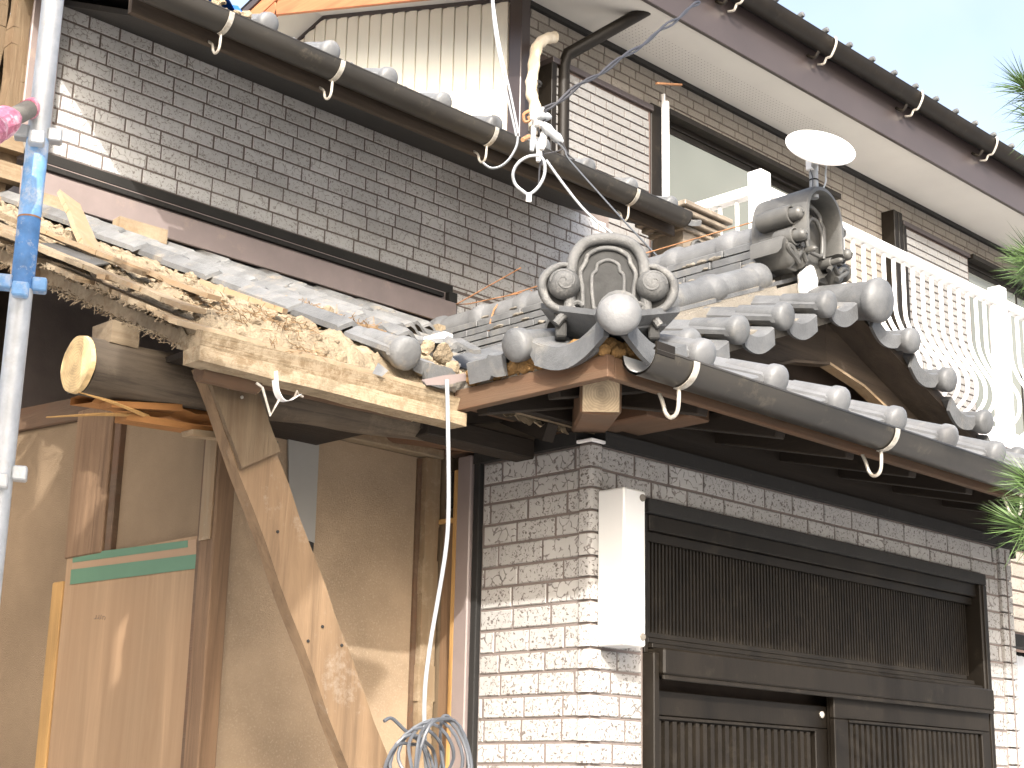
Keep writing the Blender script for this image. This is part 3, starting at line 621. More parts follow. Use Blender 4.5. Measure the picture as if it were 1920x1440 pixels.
b = MB(); b.beam(e0-d45*.003, e0+d45*.001, .096, .096, Z); part('beam_end', b, rings('rings_hip', (.46, .36, .24), 'N', e0), BM)
for i in range(9):
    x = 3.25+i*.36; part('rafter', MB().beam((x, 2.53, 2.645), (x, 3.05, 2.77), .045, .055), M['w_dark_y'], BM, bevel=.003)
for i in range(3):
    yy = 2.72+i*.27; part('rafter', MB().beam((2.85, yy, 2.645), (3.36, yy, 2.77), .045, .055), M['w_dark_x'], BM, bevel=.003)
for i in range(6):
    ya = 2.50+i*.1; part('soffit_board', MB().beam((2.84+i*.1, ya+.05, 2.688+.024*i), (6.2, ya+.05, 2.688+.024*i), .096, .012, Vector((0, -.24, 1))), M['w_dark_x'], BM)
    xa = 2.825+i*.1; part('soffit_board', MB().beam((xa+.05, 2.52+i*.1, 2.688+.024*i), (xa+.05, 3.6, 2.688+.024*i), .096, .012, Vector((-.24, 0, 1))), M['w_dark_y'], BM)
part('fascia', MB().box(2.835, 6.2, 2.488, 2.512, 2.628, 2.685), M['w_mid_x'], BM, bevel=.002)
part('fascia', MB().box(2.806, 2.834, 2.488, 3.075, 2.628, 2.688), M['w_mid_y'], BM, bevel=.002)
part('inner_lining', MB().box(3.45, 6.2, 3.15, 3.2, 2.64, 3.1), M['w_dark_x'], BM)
# ================================================================ entrance door
DR = thing('sliding_door', 'dark bronze two panel sliding entrance door with slatted transom', 'door', (4.6, 3.05, 0))
part('head_frame', MB().box(3.586, 5.66, 3.008, 3.10, 2.455, 2.498), M['black'], DR, bevel=.003)
part('head_board', MB().box(3.61, 5.62, 3.026, 3.09, 2.405, 2.454), M['bronze'], DR, bevel=.003)
part('jamb', MB().box(3.586, 3.612, 2.99, 3.10, 0, 2.03), M['bronze'], DR, bevel=.003)
part('jamb', MB().box(3.590, 3.608, 3.03, 3.10, 2.031, 2.454), M['bronze'], DR, bevel=.002)
part('jamb', MB().box(5.605, 5.66, 3.008, 3.10, 0, 2.454), M['bronze'], DR, bevel=.004)
part('jamb_trim', MB().box(5.62, 5.645, 3.002, 3.011, 0, 2.45), M['bronze'], DR, bevel=.002)
part('transom_glass', MB().box(3.612, 5.604, 3.085, 3.092, 2.10, 2.404), M['glass_dark'], DR)
b = MB(); x = 3.628
while x < 5.58: b.box(x, x+.0085, 3.062, 3.078, 2.098, 2.402); x += .0172
part('transom_slats', b, M['bronze_dusty'], DR, kind='stuff')
part('transom_rail', MB().box(3.612, 5.604, 3.045, 3.061, 2.374, 2.404), M['bronze'], DR, bevel=.002)
for i, (z, t, yy) in enumerate(((2.080, .018, 3.050), (2.062, .017, 3.035), (2.046, .015, 3.018))):
    part('transom_sill', MB().box(3.613, 5.603-.03*(2-i), yy, 3.095, z, z+t-.001), M['bronze_dusty'], DR, bevel=.002)
part('track_rail', MB().box(3.613, 5.604, 2.972, 3.095, 1.965, 2.0445), M['bronze'], DR, bevel=.006)
part('track_lip', MB().box(3.614, 5.603, 2.975, 2.985, 1.951, 1.9645), M['bronze_dusty'], DR, bevel=.002)
def leaf(x0, x1_, yf, top, slats_x, n):
    p = part('door_leaf', MB().box(x0, x1_, yf+.022, yf+.030, 0.02, top), M['bronze'], DR)
    part('top_rail', MB().box(x0, x1_, yf, yf+.0215, top-.075, top), M['bronze'], p, bevel=.003)
    part('stile', MB().box(x0, slats_x[0]-.012, yf, yf+.0215, .02, top-.076), M['bronze'], p, bevel=.003)
    part('stile', MB().box(slats_x[1]+.012, x1_, yf, yf+.0215, .02, top-.076), M['bronze'], p, bevel=.003)
    part('inner_bead', MB().box(slats_x[0]-.010, slats_x[1]+.010, yf-.004, yf+.004, top-.086, top-.077), M['bronze_dusty'], p, bevel=.001)
    s = (slats_x[1]-slats_x[0])/n; me = None
    for i in range(n):
        xx = slats_x[0]+s*i
        if me is None: me = MB().box(0, s*.52, yf+.002, yf+.018, .3, top-.090).mesh('slat', M['bronze_dusty'])
        place('slat', me, p, Matrix.Translation((xx, 0, 0)))
leaf(3.614, 4.585, 3.035, 1.925, (3.655, 4.47), 22)
leaf(4.545, 5.604, 3.000, 1.960, (4.64, 5.53), 26)
b = MB(); b.lathe([(0, 0), (.011, .001), (.012, .006), (.008, .010), (0, .011)], (4.515, 3.034, 1.895), (0, -1, 0), 14); part('door_bumper', b, M['steel'], DR, smooth=True)
part('dark_behind', MB().box(3.60, 5.65, 3.11, 3.13, 0, 2.45), M['dark_room'], DR)
# ================================================================ porch lamp
xl = at(1128, 1050, 1, 3.0).x; yf = at(1170, 1050, 0, xl).y; xr = at(1211, 1050, 1, yf).x
zt = at(1170, 912, 0, xl).z; zb = at(1170, 1208, 0, xl).z
LP = thing('porch_lamp', 'white box shaped porch lamp mounted on the corner beside the door', 'lamp', (xl, yf, zb))
b = MB(); b.box(xl, xr, yf, 3.017, zb, zt)
part('lamp_cover', b, M['lampw'], LP, smooth=20, bevel=.005)
part('back_plate', MB().box(xl+.004, xr-.004, 3.0172, 3.026, zb+.006, zt-.006), M['fascia_metal'], LP, bevel=.003)
for z in (zt-.022, zb+.028):
    b = MB(); b.lathe([(.011, 0), (.011, .004), (0, .005)], ((xl+xr)/2+.032, yf, z), (0, -1, 0), 14); part('screw_cap', b, M['mortar_pale'], LP)
# ================================================================ side wall right of the porch with window
SW = thing('right_wall', 'brown brick siding wall with a curtained window at the right edge beyond the porch', 'wall', (6.9, 3.5, 0))
part('wall_core', MB().box(5.9, 9, 3.512, 3.6, 2.385, 3.3), M['mortar_far'], SW)
bricks(SW, (0, 3.51, 0), X, (6.3, 7.6, 2.39, 3.2), (), mat=M['brick_far'], seed=41, limit=100)
part('window_frame', MB().box(6.3, 7.8, 3.44, 3.51, 2.325, 2.384), M['bronze_dusty'], SW, bevel=.004)
part('window_pane', MB().box(6.3, 7.8, 3.56, 3.565, .8, 2.324), M['glass_dark'], SW)
b = MB(); rows = []
for z in (2.30, 2.2, 2.0, 1.2):
    rows.append([Vector((6.72+i*.008, 3.535+.012*sin(i*1.1)*(1+(2.3-z)*.2), z)) for i in range(60)])
b.ribbon(rows); part('curtain', b, M['curtain'], SW, smooth=True)
# ================================================================ opened interior: earthen walls, posts, plywood door
LW = thing('earth_wall', 'brown earth plaster wall with dark posts left of the plywood door panel', 'wall', (2.45, 4.4, 0))
XL = 2.45
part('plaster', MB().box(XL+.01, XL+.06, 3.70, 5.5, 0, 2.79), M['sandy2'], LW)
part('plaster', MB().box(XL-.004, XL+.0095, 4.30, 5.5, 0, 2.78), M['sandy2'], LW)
b = MB(); b.beam((XL+.03, 3.66, 2.745), (XL+.03, 5.5, 2.855), .10, .08); part('head_beam', b, M['w_mid_y'], LW, bevel=.004)
part('post', MB().box(XL-.022, XL+.02, 4.215, 4.435, 2.30, 2.78), M['w_post'], LW, bevel=.004)
part('post_edge', MB().box(XL-.012, XL+.02, 4.18, 4.214, 2.30, 2.77), M['w_mid_y'], LW, bevel=.003)
part('post', MB().box(XL-.024, XL+.02, 4.425, 4.49, 0, 2.23), M['w_yellow'], LW, bevel=.004)
part('door_post', MB().box(XL-.03, XL+.03, 3.60, 3.672, 0, 2.70), M['w_post'], LW, bevel=.004)
part('door_post_pale', MB().box(XL-.0345, XL-.0305, 3.612, 3.668, 2.28, 2.68), M['w_post_pale'], LW)
part('door_post_edge', MB().box(XL-.02, XL+.0, 3.673, 3.70, 0, 2.70), M['w_mid_y'], LW, bevel=.003)
PD = thing('plywood_panel', 'plain reddish plywood door panel sealed along the top with green tape', 'door panel', (XL, 4.0, 0))
part('panel', MB().box(XL-.016, XL-.004, 3.700, 4.425, 0, 2.300), M['ply'], PD)
def strip(name, p, q, r, s, mat, off):
    pts = [at(a, b_, 0, XL-off) for a, b_ in (p, q, r, s)]
    b = MB(); b.add(pts+[v+Vector((.0006, 0, 0)) for v in pts], [(0, 1, 2, 3), (7, 6, 5, 4), (0, 4, 5, 1), (1, 5, 6, 2), (2, 6, 7, 3), (3, 7, 4, 0)]); return part(name, b, mat, PD)
strip('pale_strip', (136, 1040), (368, 1011), (368, 1042), (135, 1072), M['tape_pale'], .0170)
strip('green_tape', (136, 1040), (352, 1013), (352, 1026), (136, 1055), M['tape'], .0178)
strip('green_tape', (133, 1068), (384, 1037), (383, 1064), (131, 1096), M['tape'], .0186)
# faint pencilled characters on the plywood
b = MB()
for k, (u, v, l, a) in enumerate(((0, 0, .012, 0), (.006, .004, .012, 1.4), (.018, 0, .010, .1), (.022, .004, .011, 1.5), (.032, -.002, .009, .5), (.034, .005, .010, 1.2), (.045, 0, .011, 1.5), (.052, .003, .010, .2), (.058, -.004, .009, 1.3))):
    c = at(178, 1160, 0, XL-.0165)+Vector((0, -u, v)); d = Vector((0, -cos(a), sin(a)))*l; b.beam(c-d/2, c+d/2, .0012, .0006, X)
part('pencil_mark', b, M['fascia_metal'], PD)
b = MB(); b.box(XL+.032, XL+.038, 3.50, 3.60, 1.0, 1.0); 
RW = thing('sand_wall', 'sandy brown plaster wall behind the leaning brace with a pale timber frame', 'wall', (2.9, 3.7, 0))
part('plaster', MB().box(2.475, 3.26, 3.705, 3.76, 0, 2.665), M['sandy'], RW)
part('lintel', MB().box(2.47, 3.37, 3.62, 3.72, 2.70, 2.765), M['w_orange_x'], RW, bevel=.004)
part('lintel_edge', MB().box(2.47, 3.335, 3.665, 3.72, 2.667, 2.699), M['w_board_x'], RW, bevel=.004)
b = MB()
for j in range(24): b.beam((3.297, 3.71, j*.1110), (3.297, 3.71, (j+1)*.1110), .062+.006*sin(j*2.3), .07, Y)
b.rough(.004, 16); part('frame_post', b, M['w_post_pale'], RW)
part('frame_groove', MB().box(3.248, 3.264, 3.695, 3.72, 0, 2.66), M['w_mid_y'], RW)
part('dark_post', MB().box(3.338, 3.40, 3.655, 3.72, 0, 2.70), M['w_old'], RW, bevel=.003)
part('inner_board', MB().box(3.335, 3.345, 3.606, 3.66, 0, 2.45), M['w_post'], RW)
part('inner_glass', MB().box(3.336, 3.342, 3.606, 3.655, 2.50, 2.62), M['glass_dark'], RW)
part('yellow_batten', MB().box(3.322, 3.346, 3.586, 3.604, 0, 2.62), M['w_yellow'], RW, bevel=.002)
part('rail_piece', MB().box(3.325, 3.345, 3.605, 3.68, 2.452, 2.466), M['w_yellow'], RW)
b = MB(); q = [at(a, b_, 1, 3.695) for a, b_ in ((541, 822), (599, 826), (590, 1018), (543, 1000))]; b.add(q+[v+Vector((0, .006, 0)) for v in q], [(3, 2, 1, 0), (4, 5, 6, 7), (0, 1, 5, 4), (1, 2, 6, 5), (2, 3, 7, 6), (3, 0, 4, 7)])
part('grey_panel', b, M['grey_panel'], RW)
part('hole', MB().box(2.822, 2.842, 3.696, 3.706, 2.295, 2.335), M['black'], RW)
b = MB(); c = at(382, 1330, 1, 3.66); b.box(at(368, 1330, 1, 3.66).x, at(397, 1330, 1, 3.66).x, 3.660, 3.704, c.z-.042, c.z+.040); kp = part('strike_plate', b, M['mortar_pale'], RW, bevel=.002)
part('strike_hole', MB().box(c.x-.005, c.x+.005, 3.6565, 3.6595, c.z-.008, c.z+.006), M['black'], kp)
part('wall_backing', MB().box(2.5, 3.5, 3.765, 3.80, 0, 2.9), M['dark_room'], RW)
# ================================================================ beams, poles and brace at the broken front
LG = thing('log_beam', 'thick round log beam with a freshly sawn pale end above the opening', 'beam', (1.8, 3.3, 2.59))
b = MB(); n = 26; pts = [Vector((1.80+i*.062, 3.30+.004*sin(i), 2.592+.0036*i)) for i in range(n)]
b.tube(pts, [.071-.0008*i+.002*sin(i*.9) for i in range(n)], 20); b.rough(.004, 9); part('log', b, M['w_log'], LG, smooth=50)
b = MB(); b.lathe([(0, 0), (.03, 0), (.0705, 0), (.072, .012)], (1.789, 3.30, 2.592), X, 28); b.rough(.002, 30); part('sawn_end', b, rings('rings_log', (.62, .44, .22), 'X', (1.797, 3.30, 2.60)), LG)
b = MB(); b.box(1.85, 1.93, 3.255, 3.345, 2.655, 2.71); b.rough(.005, 22); part('wedge_block', b, M['w_grey_x'], LG)
SL = thing('split_lintel', 'splintered orange timber hanging under the log beam', 'timber', (2.2, 3.36, 2.5))
b = MB(); nn = 9; rows = []
for i in range(nn):
    x = 1.86+i*.056; t = i/nn
    zt = 2.545+.003*i; zb = zt-.022-.028*(1 if i > 2 else .3)*(.7+.3*noise.noise(Vector((x*9, 0, 0))))
    rows.append([(x, 3.33, zt), (x, 3.30, (zt+zb)/2+.006*sin(i*2.1)), (x, 3.335, zb+.007*sin(i*3.7)), (x, 3.44, zb+.01), (x, 3.44, zt), (x, 3.33, zt)])
rows = [[Vector(p) for p in r] for r in rows]; b.ribbon(rows); part('split_board', b, M['w_orange_x'], SL)
for i, (x0, x1_, z, dz) in enumerate(((1.93, 2.20, 2.487, -.004), (2.12, 2.34, 2.484, .0), (1.88, 2.08, 2.508, .01))):
    b = MB(); b.beam((x0, 3.315-.006*i, z+.0), (x1_, 3.32-.006*i, z+.02+dz), .05, .018); b.rough(.006, 25, i); part('splinter_board', b, M['w_orange_x'] if i != 1 else M['w_board_x'], SL)
for i, (p, q) in enumerate((((1.76, 3.22, 2.502), (1.99, 3.32, 2.512)), ((1.77, 3.20, 2.495), (2.0, 3.3, 2.50)), ((1.70, 3.25, 2.435), (1.98, 3.3, 2.502)))):
    b = MB(); b.tube([p, (Vector(p)+Vector(q))/2+Vector((0, 0, .004)), q], [.0015, .004, .006], 5); part('splinter', b, M['w_yellow'], SL)
def pole_end(name, lab, p, q, r, c):
    t = thing(name, lab, 'pole', p); b = MB(); p = Vector(p); q = Vector(q)
    b.tube([q+(p-q)*k/8 for k in range(9)], r, 14); b.rough(.002, 20); part('shaft', b, M['w_mid_x'], t, smooth=50)
    b = MB(); b.lathe([(0, 0), (r*.97, .0), (r, -.004)], p+(p-q).normalized()*.0015, (p-q), 16); part('end_grain', b, rings('rings_'+str(round(p.x, 2)), (.40, .31, .2), 'X', p), t)
    return t
e = at(481, 722, 1, 3.10); pole_end('round_pole', 'short round pole end with a nail under the broken eave board', e, (e.x-.17, 3.10, e.z-.002), .024, 0)
e2 = at(772, 776, 1, 3.16); pole_end('round_pole', 'dark round pole end near the hanging white cable', e2, (e2.x-.55, 3.16, e2.z-.008), .023, 0)
BR = thing('brace_plank', 'long weathered plank leaning diagonally as a brace against the opening', 'plank', (2.6, 3.2, .4))
b = MB(); P0 = at(423, 700, 1, 3.165); P1 = at(694, 1440, 1, 3.165); dd = (P1-P0); 
b.beam(P0, P0+dd*2.1, .040, .148, Vector((0, -1, 0)))
b = MB(); P = [P0+dd*2.1*k/24 for k in range(25)]; sx = Vector((1, 0, 0)); rows = []
for k, p in enumerate(P):
    wl, wr = -.074+.003*sin(k*1.7), .074+.003*sin(k*2.3+1)
    rows.append([p+Vector((wl, -.0, 0)), p+Vector((wr, 0, 0)), p+Vector((wr, .042, 0)), p+Vector((wl, .042, 0)), p+Vector((wl, 0, 0))])
b.ribbon(rows); b.add(rows[0][:4], [(0, 1, 2, 3)]); b.add(rows[-1][:4], [(0, 1, 2, 3)]); part('plank', b, M['w_brace'], BR)
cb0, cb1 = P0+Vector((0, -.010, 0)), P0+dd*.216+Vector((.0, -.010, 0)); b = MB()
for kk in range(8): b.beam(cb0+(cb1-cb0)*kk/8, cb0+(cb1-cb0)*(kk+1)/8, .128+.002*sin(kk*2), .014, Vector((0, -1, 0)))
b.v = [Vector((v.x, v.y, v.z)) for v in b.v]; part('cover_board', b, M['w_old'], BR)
for (a, c) in ((436, 715), (428, 727), (453, 745), (518, 830), (520, 997), (604, 1175), (640, 1210), (577, 1202)):
    p = at(a, c, 1, 3.145 if c < 830 else 3.165); b = MB(); b.lathe([(0, -.004), (.0042, -.003), (.0042, 0)], p, Y, 8); part('nail_head', b, M['steel' if c < 830 else 'black'], BR)
# old gutter bracket hanging from the eave board
GB = thing('gutter_bracket', 'loose white gutter bracket hanging from the broken eave board', 'bracket', at(515, 700, 1, 3.03))
b = MB(); c = [at(x, y, 1, 3.02) for x, y in ((514, 697), (515, 715), (518, 735), (527, 750), (540, 752), (552, 745), (560, 740))]; c = bez(c, 4)
rows = [[p+Vector((0, -.011, 0)), p+Vector((0, .011, 0)), p+Vector((.003, .011, .001)), p+Vector((.003, -.011, .001)), p+Vector((0, -.011, 0))] for p in c]; b.ribbon(rows); part('strap', b, M['white_metal'], GB)
b = MB(); b.tube([at(x, y, 1, 3.02) for x, y in ((481, 718), (492, 727), (507, 779), (523, 750))], .0035, 7); part('spike', b, M['steel'], GB)
b = MB(); b.tube([at(x, y, 1, 3.02) for x, y in ((552, 745), (557, 733), (560, 740), (568, 744))], .003, 6); part('hook_tip', b, M['steel'], GB)
# hanging cable with coil
b = MB(); cp = [at(x, y, 1, yy) for x, y, yy in ((838, 712, 2.99), (840, 800, 3.0), (841, 950, 3.05), (836, 1030, 3.08), (820, 1130, 3.12), (808, 1200, 3.14), (797, 1290, 3.15), (796, 1380, 3.16), (801, 1460, 3.17))]
b.tube(bez(cp, 6), .0058, 8); CB = part('hanging_cable', b, M['cable'], None, smooth=True, label='pale grey cable hanging from the roof valley past the opening', cat='cable')
b = MB()
for k in range(7):
    r1 = .085+.008*k; cc = at(768+k*5, 1440-k*3, 1, 3.15); pts = []
    for j in range(26):
        a = 2*pi*j/25+k*.5; pts.append(cc+Vector((cos(a)*r1*(1-.05*k), .02*sin(a*2+k)-.012*k, sin(a)*r1*.85+.012*sin(3*a+k))))
    b.tube(pts, .0048, 6, cap=False)
b.tube(bez([at(x, y, 1, 3.13) for x, y in ((720, 1352), (735, 1347), (760, 1370), (790, 1395), (805, 1440))], 5), .0048, 6)
b.tube(bez([at(x, y, 1, 3.13) for x, y in ((848, 1352), (838, 1342), (828, 1350), (826, 1400), (834, 1450))], 5), .0048, 6)
part('cable_coil', b, M['cable_dark'], None, smooth=True, label='coil of grey cable hanging beside the lower end of the brace', cat='cable')
# ================================================================ broken lower roof
LR = thing('lower_roof', 'half demolished lower tiled roof with exposed boards and clay bed', 'roof', (2.4, 3.1, 2.7))
def zr(y): return 2.715+.45*(y-3.05)
ux_s = Vector((0, -.45, 1))
y = 3.10; i = 0
rb = random.Random(3)
while y < 5.44:
    xs = 1.93+rb.uniform(-.05, .05); n = 10; wy = .088
    b = MB(); pts = [(xs+R_.uniform(-.014, .014), -wy/2+wy*k/6) for k in range(7)]
    rows = []
    for dz in (0, -.013):
        rows.append([Vector((px_, y+q, zr(y+q)-.035+dz)) for px_, q in pts]); 
    top = [Vector((px_, y+q, zr(y+q)-.035)) for px_, q in pts]; tr = [Vector((6.0, y+wy/2, zr(y+wy/2)-.035)), Vector((6.0, y-wy/2, zr(y-wy/2)-.035))]
    poly = top+tr; bot = [v-Vector((0, 0, .014)) for v in poly]; m_ = len(poly)
    b.add(poly+bot, [tuple(range(m_)), tuple(range(2*m_-1, m_-1, -1))]+[(k, (k+1) % m_, m_+(k+1) % m_, m_+k) for k in range(m_)])
    part('roof_board', b, M['w_board_x'], LR); y += .0935; i += 1
for i, x in enumerate((2.0, 2.4, 2.8, 3.2, 3.7, 4.2, 4.7)):
    b = MB(); n = 12
    for k in range(n):
        ya, yb = 3.06+2.4*k/n, 3.06+2.4*(k+1)/n
        b.beam((x, ya, zr(ya)-.080), (x, yb, zr(yb)-.080), .045, .055)
    if i == 0: b.rough(.005, 18)
    part('rafter', b, M['w_grey_x' if i == 0 else 'w_dark_y'], LR)
b = MB()   # ragged fibres hanging off the cut boards
for k in range(1500):
    yy = R_.uniform(3.08, 4.9); x = 1.93+R_.uniform(-.055, .05); z = zr(yy)-.045-R_.choice((0, .055))
    d = Vector((R_.uniform(-.026, .004), R_.uniform(-.012, .012), R_.uniform(-.020, .006)))*R_.uniform(.3, 1); b.beam((x, yy, z), Vector((x, yy, z))+d, .0012+.002*R_.random()**2, .0015, (0, 1, .3))
part('splinters', b, M['w_board_x'], LR, kind='stuff')
# long loose boards along the cut edge
for i, (xa, ya, xb, yb, wd, dz, m) in enumerate(((1.90, 3.95, 1.98, 3.10, .075, -.005, 'w_board_x'), (1.955, 4.8, 1.95, 3.9, .09, .0, 'w_board_x'), (2.02, 4.5, 2.06, 3.45, .045, .028, 'w_grey_x'), (2.0, 4.0, 2.10, 3.2, .04, .034, 'w_plank'), (1.90, 3.42, 2.14, 3.50, .03, -.01, 'w_plank'), (2.16, 3.35, 2.28, 3.14, .03, .055, 'w_plank'))):
    b = MB(); p, q = Vector((xa, ya, zr(ya)+dz)), Vector((xb, yb, zr(yb)+dz)); n = 10
    for k in range(n): b.beam(p+(q-p)*k/n, p+(q-p)*(k+1)/n, wd*(1+.1*sin(k*2+i)), .013, Vector((0, -.4, 1)))
    b.rough(.004, 20, i); part('loose_board', b, M[m], LR)
for i in range(3):
    yy = 3.9+i*.36; b = MB(); b.box(1.90, 1.98, yy, yy+.03, zr(yy)-.11, zr(yy)-.08); b.rough(.004, 30, i); part('nailed_block', b, M['w_plank'], LR)
b = MB(); b.beam((1.985, 3.9, zr(3.9)+.004), (2.01, 3.62, zr(3.62)+.008), .07, .004, Vector((-.3, -.4, 1))); b.rough(.008, 12); part('felt_scrap', b, M['kawara_dark'], LR)
# eave board at the front
b = MB(); n = 12
for k in range(n):
    xa, xb = 1.955+.87*k/n, 1.955+.87*(k+1)/n; b.beam((xa, 3.055, 2.603+.0175*k*.0), (xb, 3.055, 2.603), .07, .036)
b.rough(.004, 25); part('eave_board', b, M['w_smear'], LR)
b = MB()
for k in range(n):
    xa, xb = 1.965+.86*k/n, 1.965+.86*(k+1)/n; b.beam((xa, 3.085, 2.652), (xb, 3.085, 2.652), .10, .058, Vector((0, -.35, 1)))
b.rough(.004, 30); part('eave_lath', b, M['w_smear'], LR)
part('eave_soffit', MB().box(2.0, 2.83, 3.095, 3.72, 2.63, 2.645), M['w_dark_x'], LR)
# clay bed
def mudh(x, y):
    h = .026+.020*noise.fractal(Vector((x*7, y*7, 1)), 1.0, 2.0, 4)+.034*max(0, noise.noise(Vector((x*11, y*11, 5))))
    h += .020*max(0, min(1, (x-2.05)/.3))
    e = min(max((x-1.97)/.07, 0), 1)*min(max((y-3.07)/.04, 0), 1)
    return h*e-.03*(1-e)+.013*noise.noise(Vector((x*28, y*28, 7)))+.009*noise.noise(Vector((x*55, y*55, 2)))+.005*noise.noise(Vector((x*110, y*110, 3)))
b = MB(); nx, ny = 230, 400; rows = []
for j in range(ny+1):
    yy = 3.06+(5.3-3.06)*(j/ny)**1.3
    rows.append([Vector((1.96+1.32*i/nx, yy, zr(yy)-.034+mudh(1.96+1.32*i/nx, yy))) for i in range(nx+1)])
b.ribbon(rows); part('clay_bed', b, M['mud'], LR, kind='stuff', smooth=60)
b = MB()
for k in range(750):
    yy = 3.07+2.0*R_.random()**1.7; x = R_.uniform(1.99, 2.50) if k % 3 else R_.uniform(2.66, 2.86)
    r = .003+.014*R_.random()**2.2; b.ball((x, yy, zr(yy)-.036+mudh(x, yy)+r*.25), r, 7, 5, (1, R_.uniform(.7, 1.1), R_.uniform(.6, .95)))
b.rough(.006, 60, 3); b.rough(.004, 150, 9); part('clay_crumbs', b, M['mud'], LR, kind='stuff')
for i, (px_, py_, yy, r) in enumerate(((310, 535, 3.45, .030), (442, 595, 3.22, .030), (130, 462, 4.15, .05), (485, 620, 3.16, .032), (545, 640, 3.12, .028), (395, 575, 3.3, .022), (600, 660, 3.10, .022), (520, 608, 3.2, .024), (828, 665, 3.12, .030), (800, 650, 3.16, .026), (255, 530, 3.62, .035), (790, 690, 3.08, .022), (850, 692, 3.06, .024), (640, 672, 3.09, .018), (75, 470, 4.2, .03), (615, 585, 3.55, .02))):
    p = at(px_, py_, 1, yy); b = MB(); b.ball(p, r, 16, 12, (.9, .8, 1.0)); b.rough(r*.35, 30, i); b.rough(r*.15, 90, i); part('clay_lump', b, M['mud'], LR)
b = MB()
for k in range(900):   # straw and bark in the clay
    c = R_.choice(((380, 585, 3.30, 40, 10), (470, 635, 3.16, 55, 8), (590, 565, 3.6, 40, 10), (230, 520, 3.7, 50, 14), (545, 660, 3.10, 40, 6), (345, 570, 3.4, 50, 10), (690, 590, 3.45, 30, 6)))
    p = at(c[0]+R_.gauss(0, c[3]*.7), c[1]+R_.gauss(0, c[4]*.6)+R_.uniform(-2, 4), 1, c[2]+R_.uniform(-.05, .05)); yy = p.y
    p.z = max(p.z, zr(yy)-.03+mudh(p.x, yy)) if 1.97 < p.x < 3.2 else p.z; p.z = min(p.z, zr(yy)+.03+.03)
    d = Vector((R_.uniform(-1, 1), R_.uniform(-.6, .6), R_.uniform(-.15, .3))).normalized()*R_.uniform(.01, .04); b.beam(p, p+d, .0016, .0012, (0, .1, 1))
part('straw', b, M['straw'], LR, kind='stuff')
b = MB(); p = at(255, 517, 1, 3.75); b.ball(p, .06, 20, 12, (1.25, .5, .42)); b.rough(.012, 25); part('plaster_scrap', b, M['plaster'], LR, smooth=60)
for (px_, py_, yy, r) in ((395, 583, 3.28, .010), (485, 692-60, 3.15, .008)):
    b = MB(); b.ball(at(px_, py_, 1, yy), r, 10, 8, (1.4, .8, .7)); b.rough(.003, 60); part('plaster_chip', b, M['plaster'], LR)
# remaining tiles: left column stepping up the slope, then further columns up to the valley
TS = math.atan(.43); slope = Matrix.Rotation(TS, 4, 'X')
tm_a = tile_mesh(.29, 'clay_tile', .018, t=.016); tm_cap = tile_mesh(.22, 'clay_tile', .04, .047, w=.16)
place('tile', tm_cap, LR, Matrix.Translation((2.615, 3.055, 2.752)) @ slope)
for c, (xc_, ys) in enumerate(((2.610, 3.27), (2.905, 3.50), (3.20, 3.72), (3.495, 4.1), (3.79, 4.4), (4.085, 4.7), (4.38, 4.95))):
    yy = ys; k = 0
    while yy < 5.30:
        if xc_ - 2.8 < yy - 3.05 + .20:
            jj = Matrix.Rotation(R_.uniform(-.02, .02), 4, 'Z') @ Matrix.Rotation(R_.uniform(-.02, .02), 4, 'Y')
            place('tile', tm_a, LR, Matrix.Translation((xc_+R_.uniform(-.008, .008)-(.015*(k % 2)), yy, zr(yy)+.040+R_.uniform(0, .004))) @ slope @ jj)
        yy += .222; k += 1
for i, (px_, py_, yy, rz, ry) in enumerate(((822, 655, 3.20, .5, .3), (856, 660, 3.20, .2, -.4))):
    place('tile', tile_mesh(.13, 'clay_tile', .016, w=.12, noroll=False), LR, Matrix.Translation(at(px_, py_, 1, yy)) @ slope @ Matrix.Rotation(ry, 4, 'Y') @ Matrix.Rotation(-rz, 4, 'Z'), label='broken tile piece tipped over in the clay near the valley')
b = MB(); q = [at(a, c_, 1, yy) for a, c_, yy in ((698, 700, 3.03), (709, 680, 3.03), (728, 695, 3.02), (716, 706, 3.02))]; b.add(q, [(0, 1, 2, 3)]); part('tile_shard', b, M['kawara_light'], LR)
b = MB(); b.box(2.70, 2.80, 3.045, 3.07, 2.68, 2.745); b.rough(.006, 30); part('tile_fragment', b, M['clay_tile'], LR)
b = MB(); q0 = at(850, 625, 0, 2.95); b.box(2.93, 2.965, 3.24, 3.33, q0.z-.06, q0.z+.005); b.rough(.003, 20); part('plaster_block', b, M['plaster'], LR)
b = MB(); qq = [(792, 712), (830, 704), (870, 700), (886, 700), (884, 712), (860, 716), (840, 722), (800, 722)]; q = [at(a, c_, 1, 3.01) for a, c_ in qq]; b.add(q+[v+Vector((0, .004, 0)) for v in q], [tuple(range(8)), tuple(range(15, 7, -1))]); part('torn_flashing', b, M['brown_metal'], LR)
for i, (xx, yy) in enumerate(((2.55, 5.0), (2.95, 5.15))):
    b = MB(); b.box(xx, xx+.22, 5.20, 5.26, zr(5.2)+.06, zr(5.2)+.12); b.rough(.004, 15); part('ridge_board', b, M['w_board_x'], LR)
# loose plank leaning up to the flashing
b = MB(); pa, pb = at(205, 545, 1, 3.55), at(128, 372, 1, 4.30); n = 12
for k in range(n): b.beam(pa+(pb-pa)*k/n, pa+(pb-pa)*(k+1)/n, .078+.004*sin(k*1.4), .016, Vector((.2, -1, .55)))
b.rough(.003, 14); part('leaning_plank', b, M['w_plank'], None, label='short pale plank propped from the clay bed up against the brown flashing', cat='plank')
